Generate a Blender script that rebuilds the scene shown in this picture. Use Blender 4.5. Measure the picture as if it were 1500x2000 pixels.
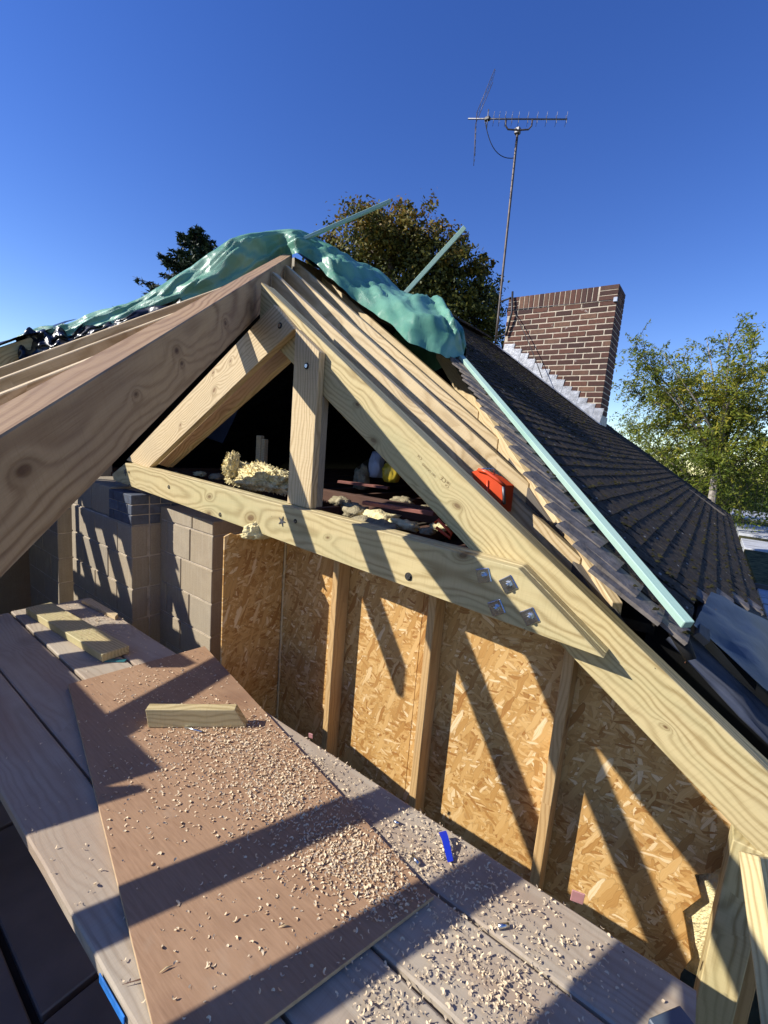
import bpy, bmesh, math, random
import numpy as np
from mathutils import Matrix, Vector, noise as mnoise

# ------------------------------------------------------------------ scene, camera, light
scene = bpy.context.scene
for o in list(bpy.data.objects):
    bpy.data.objects.remove(o, do_unlink=True)
COL = scene.collection
random.seed(7)
rng = np.random.default_rng(11)

YAW, PITCH, ROLL = [math.radians(a) for a in (-36.0388, -8.7731, 4.7193)]
FPX = 870.196                                   # focal length for a 1500 x 2000 frame

def cam_axes(y, p, r):
    f = np.array([math.sin(y) * math.cos(p), math.cos(y) * math.cos(p), math.sin(p)])
    r0 = np.array([math.cos(y), -math.sin(y), 0.0])
    u0 = np.cross(r0, f)
    return math.cos(r) * r0 + math.sin(r) * u0, -math.sin(r) * r0 + math.cos(r) * u0, f

R_, U_, F_ = cam_axes(YAW, PITCH, ROLL)
cam = bpy.data.cameras.new('camera')
camo = bpy.data.objects.new('camera', cam)
COL.objects.link(camo)
camo.matrix_world = Matrix(((R_[0], U_[0], -F_[0], 0), (R_[1], U_[1], -F_[1], 0), (R_[2], U_[2], -F_[2], 0), (0, 0, 0, 1)))
cam.sensor_fit = 'VERTICAL'
cam.sensor_height = 36.0
cam.lens = 36.0 * FPX / 2000.0
cam.clip_start = 0.02
cam.clip_end = 2000.0
scene.camera = camo

SUN = np.array([0.935, 1.0, -0.89])
SUN = SUN / np.linalg.norm(SUN)
sl = bpy.data.lights.new('sun', 'SUN')
sl.energy = 5.0
sl.angle = math.radians(0.53)
sl.color = (1.0, 0.95, 0.86)
slo = bpy.data.objects.new('sun', sl)
COL.objects.link(slo)
slo.rotation_euler = Vector(SUN).to_track_quat('-Z', 'Y').to_euler()
slo.location = (-8, -10, 10)

world = bpy.data.worlds.new('World')
scene.world = world
world.use_nodes = True
wn = world.node_tree
for n in list(wn.nodes):
    wn.nodes.remove(n)
sky = wn.nodes.new('ShaderNodeTexSky')
sky.sky_type = 'NISHITA'
sky.sun_disc = False
sky.sun_elevation = math.asin(-SUN[2])
sky.sun_rotation = math.atan2(-SUN[0], -SUN[1])
sky.altitude = 100
sky.air_density = 1.0
sky.dust_density = 0.0
sky.ozone_density = 3.0
bg = wn.nodes.new('ShaderNodeBackground')
bg.inputs[1].default_value = 0.112
wo = wn.nodes.new('ShaderNodeOutputWorld')
hs_ = wn.nodes.new('ShaderNodeHueSaturation')
hs_.inputs['Hue'].default_value = 0.522
hs_.inputs['Saturation'].default_value = 1.27
hs_.inputs['Value'].default_value = 1.13
wn.links.new(sky.outputs[0], hs_.inputs['Color'])
wn.links.new(hs_.outputs[0], bg.inputs[0])
wn.links.new(bg.outputs[0], wo.inputs[0])

scene.render.engine = 'CYCLES'
scene.render.resolution_x, scene.render.resolution_y = 768, 1024
scene.view_settings.view_transform = 'Standard'
scene.view_settings.look = 'None'
scene.view_settings.gamma = 1.0
scene.view_settings.exposure = 0.50
scene.view_settings.use_curve_mapping = False

# ------------------------------------------------------------------ survey helpers (photo sight line -> point on a real plane)
RM = np.array([R_, U_, F_])
def ray(x, y):
    return RM.T @ (np.array([x - 750.0, 1000.0 - y, FPX]) / FPX)
def onY(x, y, Y): d = ray(x, y); return d * Y / d[1]
def onX(x, y, X): d = ray(x, y); return d * X / d[0]
def onZ(x, y, Z): d = ray(x, y); return d * Z / d[2]
def onP(x, y, n, c): d = ray(x, y); n = np.array(n, float); return d * c / (n @ d)
M1, M2 = 0.69, 0.617                            # roof pitches (rise per metre)
RX, RZ = -2.166, 0.821                          # a point on the hip: (RX, 1.605, RZ)
def z1(x): return 0.845 - M1 * (x + 2.2)        # plane of the right-hand slope rafters
def z2(y): return RZ + M2 * (y - 1.604)         # plane of the front slope rafters
def onP1(x, y, off=0.0): return onP(x, y, (M1, 0, 1), 0.845 - M1 * 2.2 + off)
def onP2(x, y, off=0.0): return onP(x, y, (0, -M2, 1), RZ - M2 * 1.604 + off)
ROOF_OFF = 0.18                                 # old tiles stand this far above the new rafters
GROUND = -5.0

# ------------------------------------------------------------------ object helpers
def link(name, me, parent=None, mat=None, M=None):
    o = bpy.data.objects.new(name, me)
    COL.objects.link(o)
    if mat is not None and me is not None and len(me.materials) == 0:
        me.materials.append(mat)
    if parent is not None:
        o.parent = parent
        o.matrix_parent_inverse = parent['_m'] if False else PINV[parent.name]
    if M is not None:
        o.matrix_basis = M
    PINV[o.name] = ((PINV_W[parent.name] if False else Matrix.Identity(4)))
    # world matrix of o = parent.world @ parent_inverse @ basis = basis (parent inverse undoes the parent)
    PINV[o.name] = o.matrix_basis.inverted()
    return o
PINV = {}
PINV_W = {}

def tag(o, label=None, cat=None, group=None, kind=None):
    if label: o['label'] = label
    if cat: o['category'] = cat
    if group: o['group'] = group
    if kind: o['kind'] = kind
    return o

def empty(name, loc, label=None, cat=None, group=None):
    o = bpy.data.objects.new(name, None)
    COL.objects.link(o)
    o.empty_display_size = 0.1
    o.matrix_basis = Matrix.Translation(Vector([float(v) for v in loc]))
    PINV[o.name] = o.matrix_basis.inverted()
    return tag(o, label, cat, group)

def frame(o, x, z):
    """matrix with origin o, local X along x, local Z near z"""
    x = Vector([float(v) for v in x]).normalized()
    z = Vector([float(v) for v in z])
    y = z.cross(x).normalized()
    z = x.cross(y).normalized()
    o = Vector([float(v) for v in o])
    return Matrix(((x[0], y[0], z[0], o[0]), (x[1], y[1], z[1], o[1]), (x[2], y[2], z[2], o[2]), (0, 0, 0, 1)))

def bm_mesh(bm, name, smooth=False):
    me = bpy.data.meshes.new(name)
    bm.normal_update()
    bm.to_mesh(me)
    bm.free()
    if smooth:
        for p in me.polygons: p.use_smooth = True
    return me

def py_mesh(name, v, f, smooth=False):
    me = bpy.data.meshes.new(name)
    me.from_pydata([tuple(map(float, p)) for p in v], [], [tuple(q) for q in f])
    me.update()
    bm = bmesh.new(); bm.from_mesh(me)
    bmesh.ops.recalc_face_normals(bm, faces=bm.faces)
    bm.to_mesh(me); bm.free()
    if smooth:
        for p in me.polygons: p.use_smooth = True
    return me

def prism_mesh(poly, z0, z1_, bevel=0.0025, name='m', seg=1):
    bm = bmesh.new()
    a = [bm.verts.new((p[0], p[1], z0)) for p in poly]
    b = [bm.verts.new((p[0], p[1], z1_)) for p in poly]
    bm.faces.new(a[::-1]); bm.faces.new(b)
    n = len(poly)
    for i in range(n):
        bm.faces.new((a[i], a[(i + 1) % n], b[(i + 1) % n], b[i]))
    bmesh.ops.recalc_face_normals(bm, faces=bm.faces)
    if bevel:
        bmesh.ops.bevel(bm, geom=list(bm.edges), offset=bevel, segments=seg, affect='EDGES', clamp_overlap=True)
    return bm_mesh(bm, name)

def box_mesh(sx, sy, sz, bevel=0.0025, name='m'):
    return prism_mesh([(-sx / 2, -sy / 2), (sx / 2, -sy / 2), (sx / 2, sy / 2), (-sx / 2, sy / 2)], -sz / 2, sz / 2, bevel, name)

def wallprism(name, pts, y0, y1, grain, mat, parent=None, bevel=0.003):
    """pts = [(X,Z)] in an upright plane, from y0 (front) to y1 (back); grain = (dx,dz) along the timber"""
    o = pts[0]
    M = frame((o[0], y0, o[1]), (grain[0], 0, grain[1]), (0, 1, 0))
    Mi = M.inverted()
    poly = []
    for p in pts:
        q = Mi @ Vector((float(p[0]), float(y0), float(p[1])))
        poly.append((q.x, q.y))
    return link(name, prism_mesh(poly, 0, y1 - y0, bevel, name), parent, mat, M)

def beam(name, a, b, w, d, mat, parent=None, up=(0, 0, 1), top=True, plumb=False, bevel=0.003):
    """timber a->b; w across, d in depth; a,b on the middle of the top face when top"""
    a = Vector([float(v) for v in a]); b = Vector([float(v) for v in b])
    x = (b - a)
    L = x.length
    M = frame(a, x, up)
    y = M.to_3x3() @ Vector((0, 1, 0)); zz = M.to_3x3() @ Vector((0, 0, 1))
    # profile in local X / depth, extruded across
    t = 0.0
    if plumb:
        xn = x.normalized()
        t = xn.z / max(1e-6, math.hypot(xn.x, xn.y))
    z0 = 0.0 if top else d / 2
    # local frame for prism: X along, Y = depth direction (zz), Z = -y
    M2_ = Matrix(((M[0][0], zz[0], -y[0], a[0]), (M[1][0], zz[1], -y[1], a[1]), (M[2][0], zz[2], -y[2], a[2]), (0, 0, 0, 1)))
    if M2_.to_3x3().determinant() < 0:
        M2_ = Matrix(((M[0][0], zz[0], y[0], a[0]), (M[1][0], zz[1], y[1], a[1]), (M[2][0], zz[2], y[2], a[2]), (0, 0, 0, 1)))
    poly = [(t * z0 * 1.0, z0), (L + t * z0, z0), (L - t * (d - z0) * -1.0 * -1.0, z0 - d), (-t * (d - z0), z0 - d)]
    return link(name, prism_mesh(poly, -w / 2, w / 2, bevel, name), parent, mat, M2_)

def tube_mesh(pts, r, n=8, name='tube', closed_ends=True):
    pts = [Vector([float(c) for c in p]) for p in pts]
    rs = r if isinstance(r, (list, tuple)) else [r] * len(pts)
    v, f = [], []
    t0 = (pts[1] - pts[0]).normalized()
    ref = Vector((0, 0, 1)) if abs(t0.z) < 0.9 else Vector((1, 0, 0))
    nrm = t0.cross(ref).normalized()
    for i, p in enumerate(pts):
        t = (pts[min(i + 1, len(pts) - 1)] - pts[max(i - 1, 0)]).normalized()
        nrm = (nrm - t * nrm.dot(t)).normalized()
        bn = t.cross(nrm)
        for k in range(n):
            a = 2 * math.pi * k / n
            v.append(p + (nrm * math.cos(a) + bn * math.sin(a)) * rs[i])
    for i in range(len(pts) - 1):
        for k in range(n):
            f.append((i * n + k, i * n + (k + 1) % n, (i + 1) * n + (k + 1) % n, (i + 1) * n + k))
    if closed_ends:
        f.append(tuple(range(n))[::-1]); f.append(tuple((len(pts) - 1) * n + k for k in range(n)))
    return py_mesh(name, v, f, True)

# ------------------------------------------------------------------ material helpers
class NT:
    def __init__(s, name):
        s.m = bpy.data.materials.new(name); s.m.use_nodes = True
        s.t = s.m.node_tree
        for n in list(s.t.nodes): s.t.nodes.remove(n)
        s.out = s.t.nodes.new('ShaderNodeOutputMaterial')
        s.b = s.t.nodes.new('ShaderNodeBsdfPrincipled')
        s.t.links.new(s.b.outputs[0], s.out.inputs[0])
    def n(s, typ, **kw):
        nd = s.t.nodes.new(typ)
        for k, v in kw.items(): setattr(nd, k, v)
        return nd
    def L(s, a, b): s.t.links.new(a, b)
    def setin(s, sock, v):
        if isinstance(v, bpy.types.NodeSocket): s.L(v, sock)
        elif v is not None:
            if hasattr(sock.default_value, '__len__') and not hasattr(v, '__len__'): v = [v] * len(sock.default_value)
            if hasattr(sock.default_value, '__len__') and len(sock.default_value) == 4 and len(v) == 3: v = (*v, 1)
            sock.default_value = v
    def math(s, op, a, b=None, c=None, clamp=False):
        nd = s.n('ShaderNodeMath', operation=op); nd.use_clamp = clamp
        for i, v in enumerate((a, b, c)):
            if v is not None: s.setin(nd.inputs[i], v)
        return nd.outputs[0]
    def vmath(s, op, a, b=None):
        nd = s.n('ShaderNodeVectorMath', operation=op)
        s.setin(nd.inputs[0], a)
        if b is not None: s.setin(nd.inputs[1], b)
        return nd.outputs[0] if op not in ('LENGTH', 'DOT_PRODUCT', 'DISTANCE') else nd.outputs['Value']
    def mapping(s, v, loc=(0, 0, 0), rot=(0, 0, 0), scale=(1, 1, 1)):
        nd = s.n('ShaderNodeMapping'); s.L(v, nd.inputs[0])
        s.setin(nd.inputs[1], loc); s.setin(nd.inputs[2], rot); s.setin(nd.inputs[3], scale)
        return nd.outputs[0]
    def noise(s, v, scale=5, detail=3, rough=0.55, dist=0.0):
        nd = s.n('ShaderNodeTexNoise'); s.L(v, nd.inputs['Vector'])
        s.setin(nd.inputs['Scale'], scale); s.setin(nd.inputs['Detail'], detail); s.setin(nd.inputs['Roughness'], rough); s.setin(nd.inputs['Distortion'], dist)
        return nd.outputs[0], nd.outputs[1]
    def vor(s, v, scale=5, feature='F1', rnd=1.0, dims='3D'):
        nd = s.n('ShaderNodeTexVoronoi', feature=feature, voronoi_dimensions=dims); s.L(v, nd.inputs['Vector'])
        s.setin(nd.inputs['Scale'], scale); s.setin(nd.inputs['Randomness'], rnd)
        return nd
    def ramp(s, fac, stops, interp='LINEAR'):
        nd = s.n('ShaderNodeValToRGB'); cr = nd.color_ramp; cr.interpolation = interp
        while len(cr.elements) < len(stops): cr.elements.new(0.5)
        for e, (p, c) in zip(cr.elements, stops):
            e.position = p; e.color = (*c, 1) if len(c) == 3 else c
        s.L(fac, nd.inputs[0])
        return nd.outputs[0]
    def mix(s, fac, a, b, mode='MIX'):
        nd = s.n('ShaderNodeMix', data_type='RGBA', blend_type=mode)
        s.setin(nd.inputs[0], fac); s.setin(nd.inputs[6], a); s.setin(nd.inputs[7], b)
        return nd.outputs[2]
    def mapr(s, v, a, b, c=0.0, d=1.0):
        nd = s.n('ShaderNodeMapRange'); s.setin(nd.inputs[0], v)
        for i, q in enumerate((a, b, c, d)): s.setin(nd.inputs[i + 1], q)
        return nd.outputs[0]
    def sep(s, v):
        nd = s.n('ShaderNodeSeparateXYZ'); s.L(v, nd.inputs[0]); return nd.outputs
    def comb(s, x, y, z):
        nd = s.n('ShaderNodeCombineXYZ')
        for i, q in enumerate((x, y, z)): s.setin(nd.inputs[i], q)
        return nd.outputs[0]
    def obj(s): return s.n('ShaderNodeTexCoord').outputs['Object']
    def rand(s): return s.n('ShaderNodeObjectInfo').outputs['Random']
    def bump(s, h, strength=0.3, dist=0.002):
        nd = s.n('ShaderNodeBump'); s.L(h, nd.inputs['Height']); s.setin(nd.inputs['Strength'], strength); s.setin(nd.inputs['Distance'], dist)
        s.L(nd.outputs[0], s.b.inputs['Normal'])
    def fin(s, col=None, rough=0.6, metal=0.0, spec=0.5):
        if col is not None: s.setin(s.b.inputs['Base Color'], col)
        s.setin(s.b.inputs['Roughness'], rough); s.setin(s.b.inputs['Metallic'], metal)
        s.setin(s.b.inputs['Specular IOR Level'], spec)
        return s.m

def wood_mat(name, light, dark, knot, ring=130.0, contrast=0.6, dirt=0.25, dirtcol=(0.2, 0.17, 0.13), rough=0.62, tint=None, knots=0.6, spots=()):
    s = NT(name)
    co = s.obj(); rnd = s.rand()
    off = s.comb(s.math('MULTIPLY', rnd, 37.0), s.math('MULTIPLY', rnd, 3.1), s.math('MULTIPLY', rnd, 5.3))
    c = s.vmath('ADD', co, off)
    x, y, z = s.sep(co)
    # knots: sparse cells along the timber
    kc = s.mapping(c, scale=(2.4, 4.2, 1.1))
    wob, wobc = s.noise(c, 9.0, 2)
    v = s.vor(kc, 1.0)
    kd = s.math('ADD', v.outputs['Distance'], s.math('MULTIPLY', s.math('SUBTRACT', wob, 0.5), 0.05))
    vr = s.sep(v.outputs['Color'])[0]
    kmask = s.math('GREATER_THAN', vr, 1.0 - knots)
    kd2 = s.math('ADD', kd, s.math('MULTIPLY', s.math('SUBTRACT', 1.0, kmask), 5.0))
    for (sx_, sy_, sr_) in spots:
        ddx = s.math('MULTIPLY', s.math('ADD', s.math('SUBTRACT', x, sx_), s.math('MULTIPLY', s.math('SUBTRACT', y, sy_), 0.5)), 0.6); ddy = s.math('SUBTRACT', y, sy_)
        dd = s.math('SQRT', s.math('ADD', s.math('MULTIPLY', ddx, ddx), s.math('MULTIPLY', ddy, ddy)))
        dd = s.math('ADD', s.math('MULTIPLY', dd, 0.085 / sr_), s.math('MULTIPLY', s.math('SUBTRACT', wob, 0.5), 0.07))
        kd2 = s.math('MINIMUM', kd2, dd)
    # growth rings around a wandering pith line
    n1, _ = s.noise(s.mapping(c, scale=(1.1, 2.4, 2.4)), 1.7, 3, 0.5)
    n2, _ = s.noise(s.mapping(c, scale=(0.7, 2.5, 2.5)), 1.3, 1, 0.5)
    py_ = s.math('ADD', s.math('ADD', y, s.math('MULTIPLY', s.math('SUBTRACT', n1, 0.5), 0.16)), s.math('MULTIPLY', s.math('SUBTRACT', rnd, 0.35), 0.16))
    pz_ = s.math('ADD', s.math('ADD', z, s.math('MULTIPLY', s.math('SUBTRACT', n2, 0.5), 0.14)), s.math('ADD', 0.07, s.math('MULTIPLY', rnd, 0.05)))
    r = s.math('SQRT', s.math('ADD', s.math('MULTIPLY', py_, py_), s.math('MULTIPLY', pz_, pz_)))
    kpush = s.math('MULTIPLY', s.math('POWER', 2.718, s.math('MULTIPLY', kd2, -6.0)), 0.075)
    fib, _ = s.noise(s.mapping(c, scale=(3.0, 90.0, 90.0)), 3.0, 3, 0.6)
    rr = s.math('ADD', s.math('ADD', r, kpush), s.math('MULTIPLY', fib, 0.004))
    sn = s.math('SINE', s.math('MULTIPLY', rr, ring * 6.283))
    g = s.mapr(sn, -1, 1)
    g = s.math('POWER', g, 2.2)
    fr, _ = s.noise(s.mapping(c, scale=(0.8, 4, 4)), 1.2, 2)
    g = s.math('MULTIPLY', g, s.mapr(fr, 0.3, 0.7, 0.35, 1.0))
    g2 = s.math('ADD', s.math('MULTIPLY', g, contrast), s.math('MULTIPLY', s.math('SUBTRACT', fib, 0.5), 0.55))
    col = s.mix(s.math('MAXIMUM', s.math('MINIMUM', g2, 1.0), 0.0), light, dark)
    big, _ = s.noise(c, 2.3, 4)
    col = s.mix(s.math('MULTIPLY', s.mapr(big, 0.42, 0.75), dirt), col, dirtcol)
    if tint is not None:
        tn, _ = s.noise(s.mapping(c, scale=(1.0, 5, 5)), 1.1, 3)
        col = s.mix(s.mapr(tn, 0.45, 0.72, 0.0, 0.75), col, tint)
    kin = s.mapr(kd2, 0.045, 0.095, 1.0, 0.0)
    kring = s.mapr(kd2, 0.09, 0.24, 0.45, 0.0)
    col = s.mix(kring, col, [q * 0.72 for q in dark])
    kvar = s.mapr(s.math('SINE', s.math('MULTIPLY', kd, 300.0)), -1, 1, 0.75, 1.15)
    kin = s.math('MULTIPLY', kin, s.mapr(wob, 0.3, 0.7, 0.55, 0.95))
    col = s.mix(kin, col, knot)
    # small specks and dents
    sp = s.vor(s.mapping(c, scale=(14, 22, 22)), 1.0)
    speck = s.math('MULTIPLY', s.mapr(sp.outputs['Distance'], 0.035, 0.06, 1, 0), s.math('GREATER_THAN', s.sep(sp.outputs['Color'])[1], 0.9))
    col = s.mix(s.math('MULTIPLY', speck, 0.8), col, (0.05, 0.035, 0.025))
    saw, _ = s.noise(s.mapping(c, scale=(120.0, 6.0, 6.0)), 1.5, 2, 0.6)
    col = s.mix(s.mapr(saw, 0.5, 0.75, 0, 0.16), col, dark)
    h = s.math('ADD', s.math('SUBTRACT', s.math('MULTIPLY', fib, 0.6), s.math('MULTIPLY', g, 0.5)), s.math('MULTIPLY', saw, 0.5))
    s.bump(h, 0.4, 0.0012)
    return s.fin(col, s.mapr(fib, 0.3, 0.7, rough - 0.08, rough + 0.12), 0, 0.35)

W_TREAT = wood_mat('treated_pine', (0.57, 0.46, 0.235), (0.25, 0.165, 0.055), (0.11, 0.05, 0.02), 58, 0.85, 0.3, (0.38, 0.33, 0.2), tint=(0.42, 0.385, 0.20))
W_GREY = wood_mat('greyed_pine', (0.34, 0.30, 0.22), (0.20, 0.17, 0.12), (0.1, 0.06, 0.03), 120, 0.6, 0.5, (0.2, 0.19, 0.17))
W_RAFT = wood_mat('pale_rafter_pine', (0.62, 0.48, 0.28), (0.30, 0.19, 0.075), (0.15, 0.065, 0.025), 62, 0.75, 0.3, (0.38, 0.31, 0.2))
W_HIP = wood_mat('douglas_fir', (0.45, 0.29, 0.15), (0.18, 0.088, 0.036), (0.075, 0.028, 0.014), 48, 0.8, 0.35, (0.19, 0.13, 0.10), knots=0.9)
W_STUD = wood_mat('stud_pine', (0.54, 0.35, 0.155), (0.30, 0.16, 0.055), (0.14, 0.06, 0.025), 70, 0.65, 0.2, (0.3, 0.2, 0.1))
W_TEAL = wood_mat('teal_batten', (0.34, 0.50, 0.42), (0.21, 0.38, 0.31), (0.15, 0.26, 0.21), 80, 0.5, 0.5, (0.44, 0.54, 0.47), knots=0.15)
W_BOARD = wood_mat('weathered_board', (0.41, 0.345, 0.26), (0.23, 0.175, 0.12), (0.10, 0.065, 0.04), 60, 0.5, 0.7, (0.46, 0.40, 0.31), rough=0.78, tint=(0.34, 0.24, 0.165))
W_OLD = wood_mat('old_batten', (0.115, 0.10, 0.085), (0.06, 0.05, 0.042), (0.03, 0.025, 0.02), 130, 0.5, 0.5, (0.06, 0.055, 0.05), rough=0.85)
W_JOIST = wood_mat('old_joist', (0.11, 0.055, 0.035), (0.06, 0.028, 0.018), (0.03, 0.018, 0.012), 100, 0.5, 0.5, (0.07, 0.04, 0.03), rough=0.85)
W_ENDCUT = wood_mat('grey_cut_end', (0.24, 0.205, 0.17), (0.13, 0.105, 0.085), (0.08, 0.05, 0.03), 150, 0.7, 0.4, (0.2, 0.17, 0.15))

def plain(name, col, rough=0.6, metal=0.0, spec=0.5, var=0.25, scale=8.0, bump=0.0, bscale=60.0, bdist=0.002):
    s = NT(name); c = s.obj()
    n, _ = s.noise(c, scale, 4)
    c2 = [q * (1 - var) for q in col]; c3 = [min(1, q * (1 + var)) for q in col]
    cc = s.ramp(n, [(0.3, c2), (0.7, c3)])
    if bump:
        h, _ = s.noise(c, bscale, 4); s.bump(h, bump, bdist)
    return s.fin(cc, rough, metal, spec)

STEEL = plain('zinc_steel', (0.62, 0.63, 0.64), 0.26, 1.0, 0.5, 0.12, 60)
DARKSTEEL = plain('dull_steel', (0.16, 0.16, 0.17), 0.5, 0.8, 0.5, 0.2, 40)
BOLTHOLE = plain('bolt_hole', (0.03, 0.025, 0.02), 0.8)
MAST = plain('weathered_mast', (0.105, 0.085, 0.075), 0.5, 0.45, 0.5, 0.5, 9)
CABLE = plain('black_cable', (0.02, 0.02, 0.022), 0.5)
MORTAR = plain('mortar', (0.47, 0.40, 0.31), 0.9, 0, 0.2, 0.3, 12, 0.5, 160, 0.004)
LEAD = plain('lead_flashing', (0.34, 0.35, 0.37), 0.42, 0.35, 0.5, 0.35, 14, 0.5, 45, 0.006)
FELT = plain('black_felt', (0.012, 0.012, 0.013), 0.75, 0, 0.3, 0.4, 6)
NAVY = plain('navy_membrane', (0.014, 0.024, 0.055), 0.55, 0, 0.5, 0.35, 5, 0.25, 14, 0.01)
GREYMEM = plain('grey_membrane', (0.09, 0.095, 0.11), 0.38, 0, 0.5, 0.25, 6)
ORANGE = plain('orange_plastic', (0.62, 0.07, 0.018), 0.38, 0, 0.5, 0.12, 6)
BLUETAPE = plain('blue_tape', (0.012, 0.03, 0.38), 0.3, 0, 0.5, 0.1, 20)
PINK = plain('pink_packer', (0.50, 0.24, 0.22), 0.5, 0, 0.5, 0.15, 20)
TEALP = plain('teal_packer', (0.03, 0.16, 0.17), 0.4)
WOOL = plain('glass_wool', (0.82, 0.70, 0.38), 0.95, 0, 0.1, 0.22, 22, 1.0, 90, 0.012)
WOOLDIRTY = plain('dirty_wool', (0.34, 0.29, 0.18), 0.95, 0, 0.1, 0.45, 18, 1.0, 70, 0.012)
FOAM = plain('expanding_foam', (0.56, 0.44, 0.24), 0.7, 0, 0.3, 0.2, 30, 0.6, 80, 0.004)
BAGW = plain('white_bag', (0.38, 0.42, 0.5), 0.4)
BAGY = plain('yellow_bag', (0.55, 0.40, 0.03), 0.4)
REDWOOD = plain('red_trestle', (0.10, 0.025, 0.018), 0.6)
SLATEBLUE = plain('blue_grey_paint', (0.06, 0.085, 0.12), 0.5)

def brick_mat(name, stops, rough=0.85, pale=0.25, palecol=(0.55, 0.5, 0.45)):
    s = NT(name); c = s.obj(); rnd = s.rand()
    cc = s.vmath('ADD', c, s.comb(s.math('MULTIPLY', rnd, 31), s.math('MULTIPLY', rnd, 17), 0.0))
    base = s.ramp(rnd, stops)
    n, _ = s.noise(cc, 28, 5, 0.65)
    col = s.mix(s.mapr(n, 0.35, 0.7, 0, 0.5), base, (0.045, 0.03, 0.027))
    n2, _ = s.noise(cc, 11, 5, 0.6)
    lim = s.mapr(s.math('FRACT', s.math('MULTIPLY', rnd, 7.13)), 0, 1, 0.62, 0.78)
    col = s.mix(s.math('MULTIPLY', s.math('MULTIPLY', s.math('SUBTRACT', n2, lim), 9.0, clamp=True), pale), col, palecol)
    s.bump(n, 0.5, 0.003)
    return s.fin(col, rough, 0, 0.2)

BRICK = brick_mat('dark_red_brick', [(0.0, (0.06, 0.032, 0.028)), (0.3, (0.105, 0.05, 0.038)), (0.55, (0.15, 0.068, 0.047)), (0.8, (0.075, 0.042, 0.037)), (1.0, (0.21, 0.115, 0.075))], pale=0.8)
ENGB = brick_mat('blue_engineering_brick', [(0.0, (0.10, 0.12, 0.155)), (0.5, (0.15, 0.17, 0.21)), (1.0, (0.075, 0.09, 0.12))], 0.5, 0.25)
def block_mat():
    s = NT('concrete_block'); c = s.obj(); rnd = s.rand()
    cc = s.vmath('ADD', c, s.comb(s.math('MULTIPLY', rnd, 31), s.math('MULTIPLY', rnd, 17), 0.0))
    n, _ = s.noise(cc, 130, 4, 0.7); n2, _ = s.noise(cc, 9, 4); st, _ = s.noise(s.mapping(cc, scale=(60, 60, 2)), 1.5, 3)
    base = s.ramp(rnd, [(0, (0.37, 0.30, 0.205)), (0.5, (0.42, 0.345, 0.24)), (1, (0.33, 0.285, 0.215))])
    col = s.mix(s.mapr(n, 0.35, 0.7, 0, 0.5), base, (0.2, 0.16, 0.12))
    col = s.mix(s.mapr(n2, 0.5, 0.75, 0, 0.4), col, (0.45, 0.38, 0.27))
    col = s.mix(s.mapr(st, 0.5, 0.7, 0, 0.25), col, (0.5, 0.44, 0.34))
    s.bump(n, 0.6, 0.003)
    return s.fin(col, 0.92, 0, 0.15)
BLOCK = block_mat()

def osb_mat():
    s = NT('osb'); c0 = s.obj()
    x, y, z = s.sep(c0)
    wn_, wc = s.noise(c0, 3.0, 2)
    c = s.comb(x, y, 0.0)
    base, _ = s.noise(s.mapping(c, scale=(30, 8, 1)), 2, 4)
    col = s.ramp(base, [(0.3, (0.36, 0.19, 0.06)), (0.7, (0.56, 0.34, 0.13))])
    hgt = base
    layers = [(0.15, 13, 46), (0.95, 15, 60), (-0.6, 12, 50), (1.5, 11, 42), (-1.15, 16, 66), (0.5, 14, 52), (-0.2, 22, 70), (1.9, 9, 34)]
    for i, (ang, sx, sy) in enumerate(layers):
        d, dc = s.noise(c, 5.0 + i, 2)
        cw = s.vmath('ADD', c, s.vmath('MULTIPLY', s.vmath('SUBTRACT', dc, (0.5, 0.5, 0.5)), (0.035, 0.035, 0.0)))
        mp = s.mapping(cw, (3.1 * i, 1.7 * i, 0), (0, 0, ang), (1, 1, 1))
        mp = s.mapping(mp, scale=(sx * 0.8, sy * 1.15, 1))
        v = s.vor(mp, 1.0, dims='2D')
        vr = s.sep(v.outputs['Color'])
        ed = s.math('LESS_THAN', v.outputs['Distance'], 0.52)
        m = s.math('MULTIPLY', s.math('GREATER_THAN', vr[0], 0.42 + 0.03 * i), ed)
        fl, _ = s.noise(s.mapping(mp, scale=(0.4, 5, 1)), 2.0, 2)
        pick = s.math('ADD', vr[1], s.math('MULTIPLY', s.math('SUBTRACT', fl, 0.5), 0.5))
        cc = s.ramp(pick, [(0.0, (0.33, 0.15, 0.04)), (0.2, (0.45, 0.245, 0.075)), (0.6, (0.56, 0.335, 0.12)), (0.88, (0.62, 0.40, 0.165)), (1.0, (0.76, 0.58, 0.34))])
        shade = s.mapr(v.outputs['Distance'], 0.44, 0.52, 1.0, 0.72)
        cc = s.mix(1.0, cc, s.comb(shade, shade, shade), 'MULTIPLY')
        col = s.mix(m, col, cc)
        hgt = s.mix(m, hgt, v.outputs['Color'])
    s.bump(hgt, 0.35, 0.0015)
    return s.fin(col, 0.5, 0, 0.4)
OSB = osb_mat()

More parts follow.
